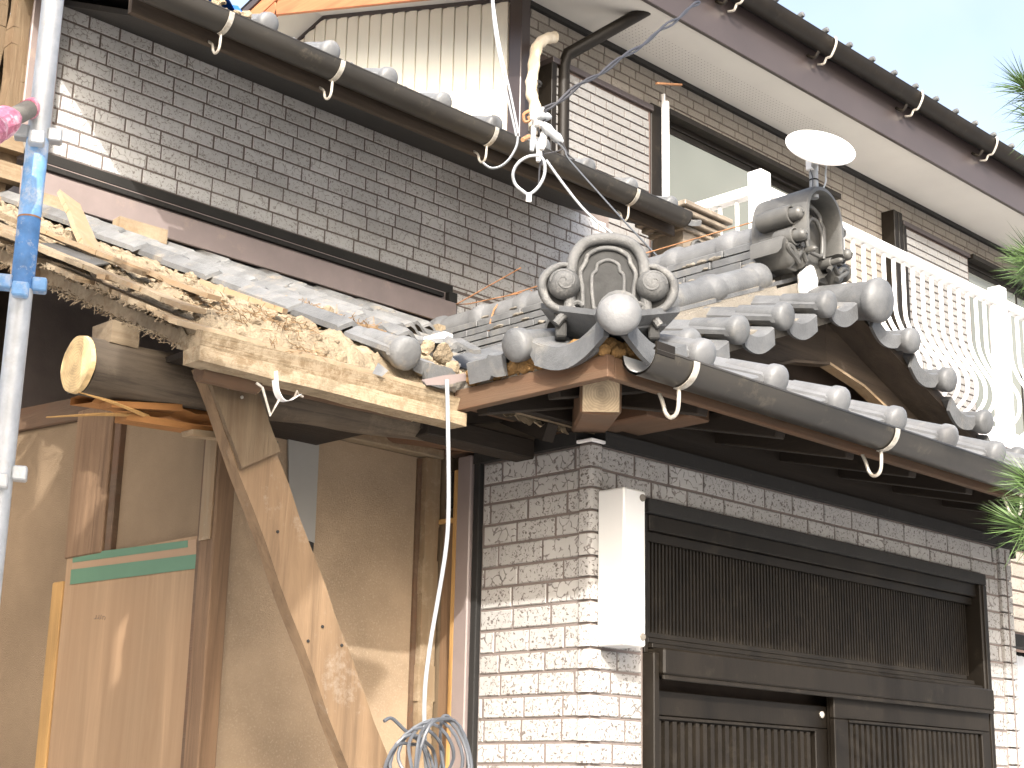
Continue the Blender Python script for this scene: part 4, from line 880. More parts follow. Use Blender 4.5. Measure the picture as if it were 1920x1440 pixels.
# ================================================================ porch roof
PR = thing('porch_roof', 'grey tiled gable roof of the porch with ridge, verge and eave tiles', 'roof', (4.55, 2.8, 2.7))
XC = 4.545; ZA = 3.47
def zg(x): return 2.735+.42*(min(x, 2*XC-x)-2.80)
def slab(name, poly, t, mat, parent):
    a = [Vector(p) for p in poly]; c_ = [v-Vector((0, 0, t)) for v in a]; n = len(a); b = MB()
    b.add(a+c_, [tuple(range(n)), tuple(range(2*n-1, n-1, -1))]+[(i, (i+1) % n, n+(i+1) % n, n+i) for i in range(n)]); return part(name, b, mat, parent)
yv = 3.06
def yval(x): return 3.05+(min(x, 2*XC-x)-2.80)*.93+.06
slab('clay_layer', [(2.815, 2.50, zg(2.815)-.012), (3.0, 2.70, zg(3.0)-.012), (3.3, yv, zg(3.3)-.012), (XC, yv, zg(XC)-.012), (XC, 5.2, zg(XC)-.012), (2.815, 3.08, zg(2.815)-.012)], .045, M['mortar_pale'], PR)
slab('clay_layer', [(2*XC-2.815, 2.50, zg(2.815)-.012), (2*XC-2.815, 3.08, zg(2.815)-.012), (XC+.001, 5.2, zg(XC)-.012), (XC+.001, yv, zg(XC)-.012), (2*XC-3.3, yv, zg(3.3)-.012), (2*XC-3.0, 2.70, zg(3.0)-.012)], .045, M['mortar_pale'], PR)
slab('clay_layer', [(2.83, 2.505, 2.735), (6.25, 2.505, 2.735), (5.85, 3.05, 2.955), (3.25, 3.05, 2.955)], .045, M['mud_dark'], PR)
b = MB()
for k in range(160):
    yy = R_.uniform(2.50, 3.0); b.ball((2.812+R_.uniform(-.004, .01), yy, 2.70+R_.uniform(0, .03)), R_.uniform(.008, .02), 7, 5)
for k in range(60):
    b.ball((R_.uniform(2.82, 3.1), 2.50+R_.uniform(-.006, .006), 2.70+R_.uniform(0, .03)), R_.uniform(.008, .018), 7, 5)
b.rough(.006, 70); part('clay_edge', b, M['mud_dark'], PR, kind='stuff')
# field tiles
fm = tile_mesh(.30, 'kawara', .018)
tS = Matrix.Rotation(math.atan(.40), 4, 'X')
# left slope: local x -> -Y, into -> +X
for j in range(1, 7):
    for i in range(8):
        yy = 2.76+.29*i; x = 2.785+.25*j
        if yy < 3.30 and x > 3.0: continue
        if yy > yval(x)+.12: continue
        if x < 3.15 and yy < 3.0 and j > 1: continue
        place('tile', fm, PR, Matrix.Translation((x, yy, zg(x)+.018)) @ Matrix.Rotation(-pi/2, 4, 'Z') @ tS)
for j in range(1, 7):
    for i in range(8):
        yy = 3.22+.29*i; x = 2*XC-(2.785+.25*j)
        if yy > yval(x)+.12: continue
        place('tile', fm, PR, Matrix.Translation((x, yy, zg(x)+.018)) @ Matrix.Rotation(pi/2, 4, 'Z') @ tS)
# left eave
em = tile_mesh(.30, 'kawara', .062, .046, w=.30); em2 = tile_mesh(.26, 'kawara', .062, w=.13, noroll=True)
Lf = Matrix.Rotation(-pi/2, 4, 'Z') @ Matrix.Rotation(math.atan(.30), 4, 'X')
place('eave_tile', em, PR, Matrix.Translation((2.770, 2.765, 2.752)) @ Lf)
place('eave_tile', em2, PR, Matrix.Translation((2.770, 2.925, 2.747)) @ Lf)
# front eave
fe = tile_mesh(.30, 'kawara_light', .05, .044, w=.31); Ff = Matrix.Rotation(math.atan(.36), 4, 'X')
for i in range(11):
    x = 3.155+i*.312-(.02 if i == 0 else 0)
    place('eave_tile', fe, PR, Matrix.Translation((x, 2.455, 2.748)) @ Ff)
    if 0 < i < 10: place('tile', tile_mesh(.30, 'kawara_light', .018, w=.31), PR, Matrix.Translation((x, 2.70, 2.850)) @ Ff)
# corner tile and big ball
b = MB(); dc = Vector((1, 1, 0)).normalized(); c0 = Vector((2.757, 2.408, 2.763))
b.lathe([(0, -.012), (.052, -.010), (.056, .006), (.055, .018), (.050, .026), (.042, .032), (.028, .038), (.012, .041), (0, .0415)], c0, -dc, 24)
cb_ = part('corner_ball', b, M['kawara_light'], PR, smooth=True)
b = MB(); b.tube([c0-dc*.02, c0+dc*.30+Vector((0, 0, .08))], [.054, .050], 18); part('corner_roll', b, M['kawara'], cb_, smooth=True)
# the swept plates either side of the corner ball
b = MB(); 
for sgn in (0, 1):
    rows = [];
    for t in range(9):
        s_ = t/8; d = .03+.24*s_; dip = -.050*sin(pi*s_)*.9+.012*(1-s_)-.018*s_
        o = (Vector((2.775, 2.44+d, 2.772+dip)) if sgn == 0 else Vector((2.78+d, 2.43, 2.772+dip)))
        n_ = Vector((1, 0, .3)) if sgn == 0 else Vector((0, 1, .3)); e_ = -n_*.006
        rows.append([o+n_*.30, o+Vector((0, 0, 0)), o+e_-Vector((0, 0, .062)), o+n_*.016-Vector((0, 0, .062)), o+n_*.016-Vector((0, 0, .016)), o+n_*.30-Vector((0, 0, .016))])
    b.ribbon(rows); b.add(rows[0], [tuple(range(6))]); b.add(rows[-1], [tuple(range(6))])
part('corner_plate', b, M['kawara'], PR, smooth=True)
# verge tiles stepping down both sides of the gable
vt = {False: tile_mesh(.33, 'kawara', .058, .047, w=.255), True: tile_mesh(.33, 'kawara', .058, .047, w=.255, mirror=True)}
bk = Matrix.Rotation(math.atan(.22), 4, 'X')
VC = [(4.262, 3.236), (4.010, 3.133), (3.763, 3.030), (3.520, 2.930), (3.30, 2.845)]
for i, (x, z) in enumerate(VC):
    place('verge_tile', vt[False], PR, Matrix.Translation((x, 2.80, z)) @ Matrix.Rotation(-math.atan(.30), 4, 'Y') @ bk)
VR = [(4.795, 3.228), (5.045, 3.133), (5.305, 3.020), (5.56, 2.92), (5.80, 2.84)]
for i, (x, z) in enumerate(VR):
    place('verge_tile', vt[True], PR, Matrix.Translation((x, 2.80, z)) @ Matrix.Rotation(math.atan(.30), 4, 'Y') @ bk)
for s_ in (-1, 1):
    P = [Vector((XC+s_*(XC-x), 3.00, z+.0)) for x, z in ((XC-.02, 3.31), (4.26, 3.20), (3.76, 3.0), (3.25, 2.80))]
    b = MB(); rows = [[p+Vector((0, -.15, -.035)), p+Vector((0, .14, -.03)), p+Vector((0, .14, .085)), p+Vector((0, -.15, .012)), p+Vector((0, -.15, -.035))] for p in P]; b.ribbon(rows); part('verge_bedding', b, M['mortar_pale' if s_ < 0 else 'w_gable'], PR)
AB = Vector((XC, 2.775, 3.318)); ad = Vector((0, 1, .16)).normalized()
b = MB(); b.lathe([(0, -.012), (.076, -.01), (.081, .008), (.080, .020), (.074, .030), (.060, .039), (.040, .046), (.018, .049), (0, .0495)], AB, -ad, 28); ab = part('apex_ball', b, M['kawara'], PR, smooth=True)
b = MB(); b.tube([AB, AB+ad*.34], [.070, .062], 20); part('apex_roll', b, M['kawara'], ab, smooth=True)
# descending ridges behind the verge
for s_ in (-1, 1):
    for i in range(4):
        xa = 4.36-.265*i; xb = xa-.27; pa = Vector((XC+s_*(xa-XC)*-1 if s_ > 0 else xa, 3.13, zg(xa)+.045)); pb = Vector((2*XC-xb if s_ > 0 else xb, 3.13, zg(xb)+.045))
        dv = (pa-pb); me = roll_mesh(.285, .050, 'kawara'); mm = frame(pb, dv.cross(Z) if False else dv.cross(Vector((0, -.0, 1))), Z)
        uy = dv.normalized(); ux = uy.cross(Z).normalized(); uz = ux.cross(uy); mm = Matrix((ux, uy, uz)).transposed().to_4x4(); mm.translation = pb
        place('ridge_tile', me, PR, mm)
    b = MB(); xs_ = (4.40, 3.25); P = [Vector((2*XC-x if s_ > 0 else x, 3.13, zg(x)-.015)) for x in xs_]
    b.beam(P[0], P[1], .085, .07); part('ridge_mortar', b, M['mortar_pale'], PR)
b = MB(); b.ball((5.62, 3.13, 3.03), .06, 16, 10); b.box(5.5, 5.9, 3.05, 3.2, 2.86, 2.93); b.box(5.52, 5.92, 3.04, 3.21, 2.935, 2.97); part('ridge_end_block', b, M['kawara'], PR, bevel=.004)
# main ridge: courses of flat ridge tiles and round caps
for lay in range(5):
    hw = .105-.010*lay; z = 3.463+.036*lay; yy = 3.17+R_.uniform(0, .1)-.1
    while yy < 5.0:
        l = .27 if yy > 3.1 else .2
        for s_ in (-1, 1):
            b = MB(); y0_, y1_ = max(yy, 3.12)+.004, min(yy+l, 5.05)-.003
            if y1_-y0_ < .03: continue
            jx = R_.uniform(-.005, .005); b.box(XC+s_*(hw+jx)-.02, XC+s_*(hw+jx)+.02, y0_, y1_, z+R_.uniform(-.002, .002), z+.028); b.v = [v+Vector((0, 0, -.010*((v.x-XC)*s_-hw+.02)/.04)) for v in b.v]
            part('ridge_slab', b, M['kawara'], PR, bevel=.002)
        yy += l
part('ridge_core', MB().box(XC-.055, XC+.055, 3.13, 5.04, 3.38, 3.665), M['mortar_pale'], PR)
rm = roll_mesh(.30, .062, 'kawara_light')
for i in range(7): place('ridge_cap', rm, PR, Matrix.Translation((XC, 3.12+.275*i, 3.655)))
b = MB(); b.tube([(XC-.02, 3.2, 3.735), (XC-.02, 4.0, 3.738), (XC-.02, 4.6, 3.73)], .003, 5); b.tube(bez([(XC, 4.62, 3.72), (XC-.07, 4.63, 3.66), (XC-.10, 4.64, 3.50), (XC-.11, 4.64, 3.42)], 4), .004, 5); b.tube([(XC-.02, 4.45, 3.72), (XC-.02, 4.85, 3.745), (XC-.02, 4.93, 3.76), (XC-.02, 4.52, 3.84)], .003, 5)
part('ridge_wire', b, M['rust'], PR, smooth=True)
b = MB(); b.box(XC-.11, XC+.11, 4.95, 5.12, 3.42, 3.66); b.rough(.022, 12); part('broken_ridge_end', b, M['mud'], PR)
b = MB()
for k in range(60):
    s_ = -1 if k % 3 else 1; lay = R_.randrange(5); hw = .105-.010*lay
    b.ball((XC+s_*(hw+.012), R_.uniform(3.2, 5.0), 3.463+.036*lay+.030), R_.uniform(.008, .016), 7, 5, (.8, R_.uniform(1.5, 4), .5))
b.rough(.005, 50); part('mortar_smears', b, M['mortar_pale'], PR, kind='stuff')
# corner hip ridge behind the ornament
for i, (a, w_) in enumerate(((.0, .15), (.032, .13), (.064, .11))):
    b = MB(); b.beam(Vector((2.97, 2.64, 2.86+a)), Vector((3.42, 3.09, 3.05+a)), w_, .028); part('hip_slab', b, M['kawara'], PR, bevel=.003)
b = MB(); b.tube([(2.96, 2.63, 2.96), (3.42, 3.09, 3.15)], .05, 16); part('hip_roll', b, M['kawara'], PR, smooth=True)
# gable front: dark recess and barge boards
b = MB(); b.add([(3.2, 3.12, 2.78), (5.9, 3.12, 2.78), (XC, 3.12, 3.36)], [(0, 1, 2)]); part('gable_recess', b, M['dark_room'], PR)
for s_ in (-1, 1):
    top = [(XC, 3.285), (XC-.25, 3.20), (XC-.55, 3.09), (XC-.85, 2.98), (XC-1.12, 2.88)]; bot = [(XC, 3.128), (XC-.22, 3.09), (XC-.45, 3.01), (XC-.65, 2.925), (XC-.83, 2.84)]
    pts = [Vector((XC+s_*(XC-x), 0, z)) for x, z in top]+[Vector((XC+s_*(XC-x), 0, z)) for x, z in reversed(bot)]
    b = MB(); a = [Vector((p.x, 2.985, p.z)) for p in pts]; c_ = [Vector((p.x, 3.015, p.z)) for p in pts]; n = len(a)
    b.add(a+c_, [tuple(range(n)), tuple(range(2*n-1, n-1, -1))]+[(i, (i+1) % n, n+(i+1) % n, n+i) for i in range(n)]); part('barge_board', b, M['w_gable'], PR, bevel=.002)
    b = MB()
    for i in range(4):
        p, q = bot[i], bot[i+1]; b.beam((XC+s_*(XC-p[0]), 2.992, p[1]-.004), (XC+s_*(XC-q[0]), 2.992, q[1]-.004), .045, .010)
    part('barge_edge', b, M['w_board_x' if s_ > 0 else 'w_gable'], PR)
    b = MB(); P = [Vector((XC+s_*(XC-x), 2.955, z+.01)) for x, z in top]; rows = [[p+Vector((0, -.06, .03)), p+Vector((0, .1, .04)), p+Vector((0, .1, .0)), p+Vector((0, .02, .002)), p+Vector((0, -.06, .03))] for p in P]; b.ribbon(rows); part('verge_mortar', b, M['mortar_pale' if s_ < 0 else 'w_grey_x'], PR)
# plaster under the gable ornament
b = MB(); b.ball((XC-.03, 3.03, 3.43), .06, 18, 12, (.75, .6, 1.1)); b.rough(.014, 22); part('plaster_lump', b, M['plaster'], PR, smooth=60)
# gutter
GT = thing('porch_gutter', 'dark half round rain gutter with cut open end along the porch front eave', 'gutter', (2.86, 2.43, 2.66))
gutter(GT, 2.862, 6.2, 2.432, 2.690, .056, M['gutter'], name='trough')
b = MB(); rows = [[Vector((x, 2.432+cos(pi+pi*k/14)*.0525, 2.694+sin(pi+pi*k/14)*.0525)) for k in range(15)] for x in (2.863, 6.2)]; b.ribbon(rows); part('trough_lining', b, M['gutter_in'], GT, smooth=True)
part('joint_band', MB().box(2.863, 2.935, 2.3745, 2.380, 2.680, 2.712), M['bronze_dusty'], GT)
for x in (3.02, 3.98, 4.85): hook(GT, x, 2.432, 2.690, .056, 2.50)
# ================================================================ ridge-end ornaments
def spiral(b, c, ux, uz, out, r, turns=1.6, th=.006, flip=1):
    pts = []
    for k in range(30):
        t = k/29; a = flip*(t*turns*2*pi); rr = r*(1-t*.92)*.98
        pts.append(c+ux*cos(a)*rr+uz*sin(a)*rr+out*(.0385*sqrt(max(0, 1-(rr/.043)**2))))
    b.tube(pts, [th*(1-.5*k/29) for k in range(30)], 6)
OC = Vector((2.915, 2.585, 2.84)); ux = Vector((1, -1, 0)).normalized(); out = Vector((-1, -1, 0)).normalized()
O1 = thing('ridge_end_ornament', 'arched grey ridge end tile with two curled scrolls above the porch corner', 'roof ornament', OC)
k = .00131; kz = .00136
def P(px_, py_, d=0): return OC+ux*((px_-1137)*k)+Z*((600-py_)*kz)+out*d
half = [(0, 437), (28, 441), (50, 452), (66, 470), (74, 488), (92, 500), (112, 508), (128, 524), (134, 548), (128, 572), (110, 594), (106, 612), (104, 632), (84, 632), (80, 610), (60, 600), (30, 606), (0, 610)]
outl = [(1137+a, c) for a, c in half]+[(1137-a, c) for a, c in reversed(half[1:-1])]
b = MB(); a_ = [P(x, y, .0) for x, y in outl]; c_ = [P(x, y, -.055) for x, y in outl]; n = len(a_)
b.add(a_+c_, [tuple(range(n)), tuple(range(2*n-1, n-1, -1))]+[(i, (i+1) % n, n+(i+1) % n, n+i) for i in range(n)]); part('back_plate', b, M['kawara_flat'], O1, bevel=.004)
def arch(pts, d, r, name, mat='kawara_old', sq=1.0):
    b = MB(); full = [P(1137+a, c, d) for a, c in pts]; b.tube(bez(full, 5), r, 12, sq=sq); return part(name, b, M[mat], O1, smooth=True)
arch([(-78, 604), (-76, 560), (-74, 510), (-66, 480), (-44, 456), (0, 447), (44, 456), (66, 480), (74, 510), (76, 560), (78, 604)], .006, .0155, 'outer_rim')
arch([(-50, 600), (-52, 550), (-56, 520), (-46, 498), (-40, 482), (-20, 470), (0, 467), (20, 470), (40, 482), (46, 498), (56, 520), (52, 550), (50, 600)], .004, .0065, 'inner_rim')
arch([(-28, 592), (-32, 560), (-32, 525), (-24, 514), (-20, 500), (0, 492), (20, 500), (24, 514), (32, 525), (32, 560), (28, 592), (0, 598), (-28, 592)], .004, .0052, 'window_rim')
b = MB(); q = [(-29, 590), (-31, 560), (-31, 526), (-23, 514), (-19, 501), (0, 494), (19, 501), (23, 514), (31, 526), (31, 560), (29, 590)]; b.add([P(1137+a, c, .0035) for a, c in q], [tuple(range(len(q)))]); part('window_panel', b, M['kawara_flat'], O1)
for s_ in (-1, 1):
    c = P(1137+s_*89, 546, .012); b = MB()
    for v in range(1):
        b.lathe([(.043, 0), (.042, .012), (.036, .024), (.026, .033), (.012, .038), (0, .039)], c, out, 22)
    part('scroll_boss', b, M['kawara_old'], O1, smooth=True)
    b = MB(); spiral(b, c, ux*s_, Z, out, .037, 1.5, .0045, 1); part('scroll_line', b, M['kawara_old'], O1, smooth=True)
    b = MB(); b.tube(bez([P(1137+s_*a, y, .01) for a, y in ((62, 596), (88, 598), (114, 588), (130, 566), (133, 540), (120, 520), (98, 506), (80, 505))], 5), [.006+.0065*sin(pi*i/35) for i in range(36)], 10); part('scroll_curl', b, M['kawara_old'], O1, smooth=True)
    b = MB(); b.tube(bez([P(1137+s_*a, y, .012) for a, y in ((20, 600), (45, 612), (75, 606), (92, 612), (104, 626))], 5), [.012]*21, 8); b.tube(bez([P(1137+s_*a, y, .016) for a, y in ((50, 590), (60, 582), (72, 588), (66, 598))], 4), .006, 6); part('cloud_carving', b, M['kawara_old'], O1, smooth=True)
    b = MB(); b.beam(P(1137+s_*93, 612, -.02), P(1137+s_*93, 650, -.02), .03, .05, out); b.rough(.003, 20); part('foot', b, M['kawara_flat'], O1, bevel=.004)
# gable ornament
G0 = Vector((XC, 3.02, 3.50))
O2 = thing('ridge_end_ornament', 'dark ridge end tile with hooded arch and round knobs below the satellite dish', 'roof ornament', G0)
fo = Vector((0, -1, 0))
def Q(a, c, d=0): return G0+X*a+Z*c+fo*d
half = [(0, .285), (.05, .28), (.09, .255), (.115, .22), (.125, .17), (.125, .10), (.15, .06), (.16, .0), (.13, -.03), (.07, -.03), (.04, .0), (0, .01)]
outl = half+[(-a, c) for a, c in reversed(half[1:-1])]
b = MB(); a_ = [Q(x, y, -.03) for x, y in outl]; c_ = [Q(x, y, -.16) for x, y in outl]; n = len(a_)
b.add(a_+c_, [tuple(range(n)), tuple(range(2*n-1, n-1, -1))]+[(i, (i+1) % n, n+(i+1) % n, n+i) for i in range(n)]); part('back_plate', b, M['kawara_dark'], O2, bevel=.006)
hood = [(-.112, .06), (-.114, .14), (-.108, .20), (-.085, .25), (-.045, .28), (0, .29), (.045, .28), (.085, .25), (.108, .20), (.114, .14), (.112, .06)]
b = MB(); path = bez([Q(a, c, 0) for a, c in hood], 5); rows = []
for p in path:
    rr = (p-Q(0, .13, 0)); rr.y = 0; rn = rr.normalized()
    rows.append([p+fo*-.19-rn*.012, p+fo*-.19+rn*.010, p+fo*.03+rn*.012, p+fo*.05+rn*.006, p+fo*.052-rn*.008, p+fo*.035-rn*.016, p+fo*-.03-rn*.016, p+fo*-.19-rn*.012])
b.ribbon(rows); b.add(rows[0][:7], [tuple(range(7))]); b.add(rows[-1][:7], [tuple(range(7))]); part('hood', b, M['kawara_dark'], O2, smooth=True)
for (pts, r, d) in (([(-.07, .05), (-.078, .12), (-.075, .17), (-.058, .19), (-.05, .215), (0, .235), (.05, .215), (.058, .19), (.075, .17), (.078, .12), (.07, .05)], .009, -.01),
                    ([(-.035, .05), (-.05, .08), (-.052, .13), (-.04, .155), (-.02, .18), (0, .185), (.02, .18), (.04, .155), (.052, .13), (.05, .08), (.035, .05), (-.035, .05)], .008, .0)):
    b = MB(); b.tube(bez([Q(a, c, d) for a, c in pts], 5), r, 10); part('arch_rim', b, M['kawara_dark'], O2, smooth=True)
for s_ in (-1, 1):
    for (a, c, r, l0, l1, kr) in ((.135, .165, .038, -.14, .0, .024), (.145, .075, .036, -.06, .02, .022), (.085, .035, .020, -.03, .02, .012)):
        b = MB(); cc = Q(s_*a, c, l1)
        b.lathe([(0, l0-l1), (r*.96, l0-l1), (r, l0-l1+.01), (r, -.012), (r*.94, -.002), (r*.80, .0), (r*.72, -.008), (kr*1.05, -.008), (kr, .0), (kr, .028), (kr*.85, .038), (kr*.45, .044), (kr*.2, .045), (kr*.18, .050), (0, .051)], cc, fo, 22)
        part('round_knob', b, M['kawara_dark'], O2, smooth=True)
    b = MB(); rows = []
    for i in range(15):
        t = i/14; aa = s_*(.07+.15*t); zz = .008+.022*sin(t*9)+.012*t
        rows.append([Q(aa, zz+.022, -.13), Q(aa, zz+.024, .0), Q(aa, zz+.014, .014), Q(aa, zz-.018, .008), Q(aa, zz-.03, -.01), Q(aa, zz-.03, -.13)])
    b.ribbon(rows); b.add(rows[-1], [tuple(range(6))]); part('wave_plate', b, M['kawara_dark'], O2, smooth=60)
    b = MB(); b.tube(bez([Q(s_*a, c, .012) for a, c in ((.07, .0), (.10, .03), (.13, .005), (.16, .03), (.19, .03), (.17, .01), (.15, .0), (.12, -.02))], 5), .010, 8); part('wave_curl', b, M['kawara_dark'], O2, smooth=True)
# ================================================================ satellite dish on its mast
DC = Vector((4.105, 2.69, 3.735)); camp = Vector((0, 0, 1.6))
scl = (XC-DC.x)/(DC.x); DC = camp+(DC-camp)*(4.42/4.115)
DI = thing('satellite_dish', 'flat white oval satellite dish on a short grey mast above the gable ornament', 'satellite dish', (XC-.01, 3.02, 3.78))
tc = (camp-DC).normalized(); up = Matrix(CAMR) @ Vector((.267, .963, 0)); up = (up-tc*up.dot(tc)).normalized(); nrm = (tc*cos(radians(65))+up*sin(radians(65))).normalized()
RD = .128
b = MB(); b.lathe([(0, 0), (RD*.97, 0), (RD, -.004), (RD*.99, -.010), (RD*.9, -.016), (RD*.3, -.022), (0, -.022)], DC, nrm, 48); part('disc', b, M['white_metal'], DI, smooth=30)
m0 = at(1527, 372, 0, XC-.01); m1 = DC-nrm*.022
mt = Vector((m0.x, m0.y, at(1524, 312, 0, XC-.01).z))
b = MB(); b.tube([m0, mt], .0165, 14); part('mast', b, M['galv'], DI, smooth=True)
b = MB(); b.tube([mt-Vector((0, 0, .01)), mt+(m1-mt)*.5, m1], [.013, .014, .02], 12); part('pivot', b, M['galv'], DI, smooth=True)
part('clamp_box', MB().beam(mt-Vector((.03, 0, .0)), mt+Vector((.012, 0, .0)), .03, .045), M['white_metal'], DI, bevel=.003)
b = MB(); b.tube(bez([DC-nrm*.02+Vector((.03, -.02, -.0)), mt+Vector((.05, -.02, -.01)), mt+Vector((.055, -.015, -.05)), mt+Vector((.03, -.015, -.09)), mt+Vector((.0, -.015, -.115))], 5), .0032, 6); part('dish_cable', b, M['cable'], DI, smooth=True)
b = MB(); b.lathe([(.018, 0), (.018, .006)], mt-Vector((0, 0, .06)), Z, 12); part('cable_tie', b, M['black'], DI)
b = MB(); b.tube(bez([mt+Vector((-.025, 0, -.01)), mt+Vector((-.022, -.01, -.06)), mt+Vector((-.028, -.01, -.11))], 4), .002, 5); part('dish_cable', b, M['black_cable'], DI)
# ================================================================ service wires
K = camp+ray(1010, 225)*6.75
def D(px_, py_, d): return camp+ray(px_, py_)*d
SWI = thing('service_wires', 'tangle of grey and black service wires tied together in front of the house corner', 'cable bundle', D(1005, 230, 6.75))
b = MB()
for o in (0, .02):
    pts = [D(1008+o*60, 215, 6.7), D(1090, 160-o*100, 6.9), D(1180, 100, 7.3), D(1260, 40+o*150, 7.9), D(1312, 2, 8.4)]; q = bez(pts, 8)
    b.tube([p+Vector((0, 0, .012*sin(i*.9+o*90))) for i, p in enumerate(q)], .0065, 6)
part('black_wire', b, M['black_cable'], SWI, smooth=True)
for pts, r, m in (([(921, -20), (928, 60), (945, 150), (968, 255)], .0075, 'cable'), ([(922, -20), (936, 80), (958, 180), (972, 250)], .0075, 'cable'),
                  ([(1024, 300), (1060, 350), (1100, 398), (1150, 440)], .009, 'cable'), ([(1030, 255), (1058, 280), (1068, 300), (1130, 370), (1180, 425), (1232, 480)], .006, 'cable_dark'),
                  ([(1008, 235), (1016, 270), (1012, 310), (1010, 345)], .006, 'black_cable'), ([(1022, 205), (1020, 250), (1016, 292), (1018, 310)], .012, 'black_cable'), ([(998, 250), (1008, 280), (1013, 300)], .012, 'cable'),
                  ([(1040, 262), (1055, 270), (1066, 290), (1078, 300)], .005, 'black_cable'), ([(1012, 290), (1040, 285), (1058, 278)], .005, 'black_cable')):
    b = MB(); b.tube(bez([D(x, y, 6.6) for x, y in pts], 6), r*.66, 7); part('wire', b, M[m], SWI, smooth=True)
b = MB(); b.tube(bez([D(x, y, 6.45) for x, y in ((1012, 292), (992, 293), (972, 305), (962, 325), (966, 345), (980, 358), (992, 364), (1008, 352), (1020, 330), (1021, 305), (1012, 292))], 6), .0068, 8); part('wire_loop', b, M['cable'], SWI, smooth=True)
part('wire_tag', MB().beam(D(992, 362, 6.45), D(991, 378, 6.45), .022, .01), M['plaster'], SWI)
b = MB(); b.tube(bez([D(x, y, 6.35) for x, y in ((971, 256), (968, 275), (955, 298), (938, 312), (920, 315), (905, 305))], 6), .010, 8, sq=.5); part('wire_strap', b, M['cable'], SWI, smooth=True)
for i, (x, y, ax, l) in enumerate(((1012, 212, (.5, 0, .8), .07), (1020, 218, (.9, 0, .2), .08), (1006, 225, (-.5, 0, .6), .06), (1000, 252, (.1, 0, 1), .16), (1018, 262, (.2, 0, 1), .10), (1035, 250, (.8, -.2, -.5), .12), (1012, 280, (.15, 0, 1), .12))):
    p = D(x, y, 6.6); a = Vector(ax).normalized(); b = MB(); r = .014+.005*(i % 3); b.lathe([(0, -l/2), (r*.6, -l/2), (r, -l/4), (r*.8, 0), (r, l/4), (r*.5, l/2), (0, l/2)], p, a, 12); part('insulator', b, M['plaster' if i % 2 == 0 else 'cable'], SWI, smooth=True)
b = MB(); b.tube(bez([D(x, y, 6.62) for x, y in ((992, 208), (982, 215), (984, 228), (993, 226), (990, 218))], 5), .007, 6); b.tube([D(980, 262, 6.5), D(992, 256, 6.6)], .01, 6); part('anchor_ring', b, M['rust'], SWI, smooth=True)
# ================================================================ scaffold pole with wedge brackets
SP = Vector((1.4705, 2.976, 0)); rp = .0243
SC = thing('scaffold_pole', 'galvanised scaffold pole with worn blue paint and wedge brackets at the left edge', 'scaffold pole', SP)
def zpx(y): return at(60, y, 1, 2.967).z
za, zb_, zc, zd = zpx(255), zpx(410), zpx(545), 0
def tb(n, z0, z1, m, r=rp): b = MB(); b.tube([SP+Z*z0, SP+Z*z1], r, 20); part(n, b, M[m], SC, smooth=True)
tb('upper_tube', za+.0, 3.9, 'galv', rp*.98); tb('painted_tube', zb_+.002, za, 'blue_worn'); tb('painted_tube', zc, zb_, 'blue'); tb('lower_tube', 0, zc, 'galv', rp*.98)
b = MB(); b.lathe([(rp*1.03, 0), (rp*1.03, .004)], SP+Z*zb_, Z, 20); part('joint_line', b, M['rust'], SC)
for zz, m in ((za, 'galv'), (zc, 'blue_worn'), (zpx(905), 'galv')):
    for kk in range(4):
        a = pi/4+kk*pi/2+.25; d = Vector((cos(a), sin(a), 0)); dz = .012 if kk % 2 else -.012
        b = MB(); b.beam(SP+d*(rp-.004)+Z*(zz+dz), SP+d*(rp+.026)+Z*(zz+dz), .034, .030); part('wedge_bracket', b, M[m], SC, bevel=.003)
HP = thing('scaffold_ledger', 'grey scaffold tube wrapped in torn pink tape at the left edge', 'scaffold tube', D(30, 225, 3.2))
p, q = D(64, 200, 3.42), D(-60, 262, 3.0)
b = MB(); b.tube([p, q], .020, 16); part('tube', b, M['mortar_pale'], HP, smooth=True)
b = MB(); b.tube([p+(q-p)*t for t in (.02, .06, .10)], .0225, 14); b.rough(.002, 40); part('pink_tape', b, M['pink'], HP)
b = MB(); b.tube([p+(q-p)*t+Vector((0, 0, .004*sin(t*60))) for t in (.44, .52, .60, .7, .8, .95)], [.030, .034, .028, .033, .03, .03], 14); b.rough(.006, 30); part('pink_tape', b, M['pink'], HP)
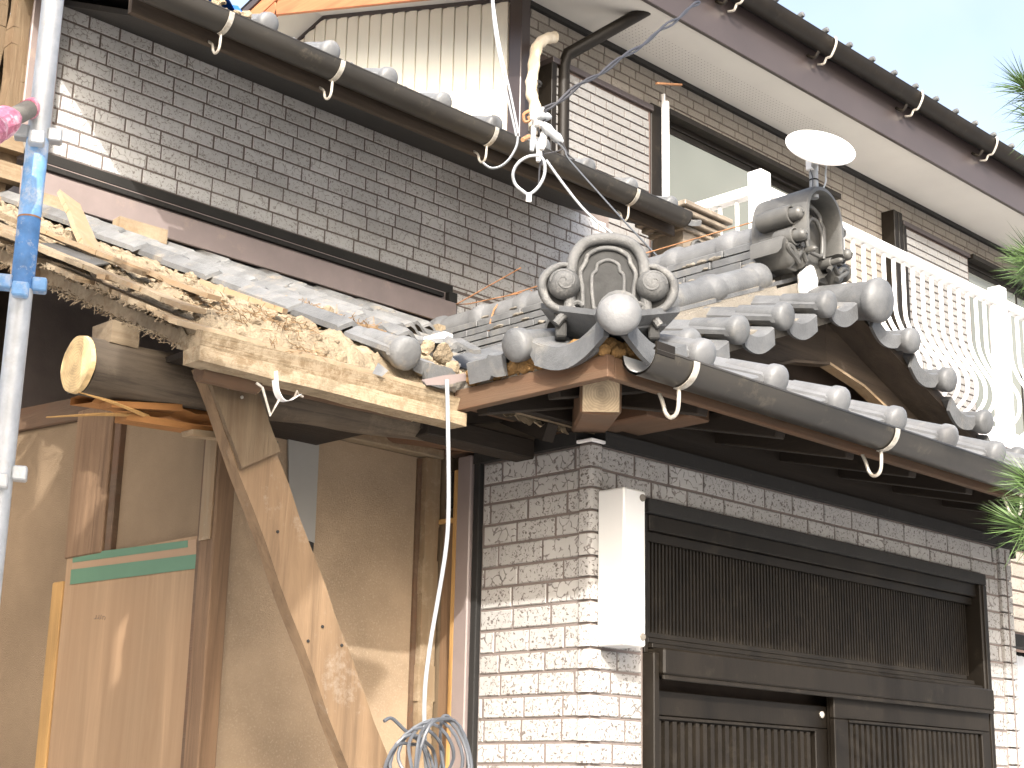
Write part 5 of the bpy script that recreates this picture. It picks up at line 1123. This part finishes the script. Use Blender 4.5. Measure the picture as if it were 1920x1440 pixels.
# boards added left of the view, shaped to shade the opened interior
DK = thing('shade_boards', 'row of boards added out of view to shade the opening', 'shade boards', (-.2, 1.75, 2.5))
SG = [(1.00, 3.19), (1.17, 3.43), (1.26, 3.53)]
part('board', MB().box(.16, .435, 1.75, 1.78, 3.93, 4.32), M['w_plank'], DK)
for i, (xa, xb, zt_, zb2) in enumerate(((.72, 1.02, 3.62, 2.0), (.44, .715, 3.92, 2.0), (.16, .435, 3.76, 1.9), (-.12, .155, 4.45, 1.8), (-.40, -.125, 4.85, 1.7), (-.68, -.405, 5.15, 1.6), (-1.0, -.69, 5.4, 1.6), (-1.4, -1.01, 5.7, 1.6))):
    zlow = zb2
    b = MB(); b.prism([(xa, zlow+(.0 if i else .9)), (xb, zlow+(.0 if i else 1.23)), (xb+(.24 if i == 0 else 0), zt_-(.06 if i == 0 else 0)), (xa, zt_)], (0, 1.75, 0), X, Z, .03); part('board', b, M['w_plank'], DK)
# ================================================================ pine branches reaching in from the right
PT = thing('pine_tree', 'pine tree reaching in from the right with long green needles', 'pine tree', (3.9, 1.1, 0))
def D3(px_, py_, d=3.3): return D(px_, py_, d)
TB = D(2150, 900, 3.4); TB.z = 0
b = MB(); b.tube(bez([TB, TB+Vector((.03, 0, 1.2)), TB+Vector((-.02, -.02, 2.4)), TB+Vector((.03, 0, 3.6))], 6), [.085-.0025*i for i in range(19)], 10); b.rough(.01, 9); part('trunk', b, M['bark'], PT, smooth=60)
tips = [(1912, 985, 3.3), (1925, 900, 3.35), (1945, 940, 3.3), (1918, 160, 3.4), (1950, 220, 3.4), (1935, 480, 3.4), (1960, 1020, 3.3), (1975, 860, 3.4), (1990, 100, 3.4), (1925, 500, 3.5)]
b = MB()
for x, y, d in tips:
    e = D(x, y, d); s0 = Vector((TB.x, TB.y, max(.6, min(3.3, e.z-.15)))); b.tube(bez([s0, s0+(e-s0)*.5+Vector((0, 0, .04)), e], 6), [.016-.0009*i for i in range(13)], 7)
part('limbs', b, M['bark'], PT, smooth=True)
b = MB(); nr = random.Random(5)
for x, y, d in tips:
    e = D(x, y, d); base = (e-Vector((TB.x, TB.y, e.z-.12))).normalized()
    for s_ in range(170 if x < 1960 else 70):
        c = e-base*nr.uniform(0, .075); v = (base*nr.uniform(.35, 1.3)+Vector((nr.gauss(0, .55), nr.gauss(0, .55), nr.gauss(.1, .55)))).normalized(); l = nr.uniform(.07, .115)
        m_ = c+v*l*.5+Vector((0, 0, -.002)); t_ = c+v*l+Vector((0, 0, -.008)); sd = v.cross(Vector((nr.random()-.5, nr.random()-.5, nr.random()-.5))).normalized()*.0011
        b.add([c+sd, c-sd, m_-sd, m_+sd, t_], [(0, 1, 2, 3), (3, 2, 4)])
part('needles', b, M['needle'], PT, kind='stuff')
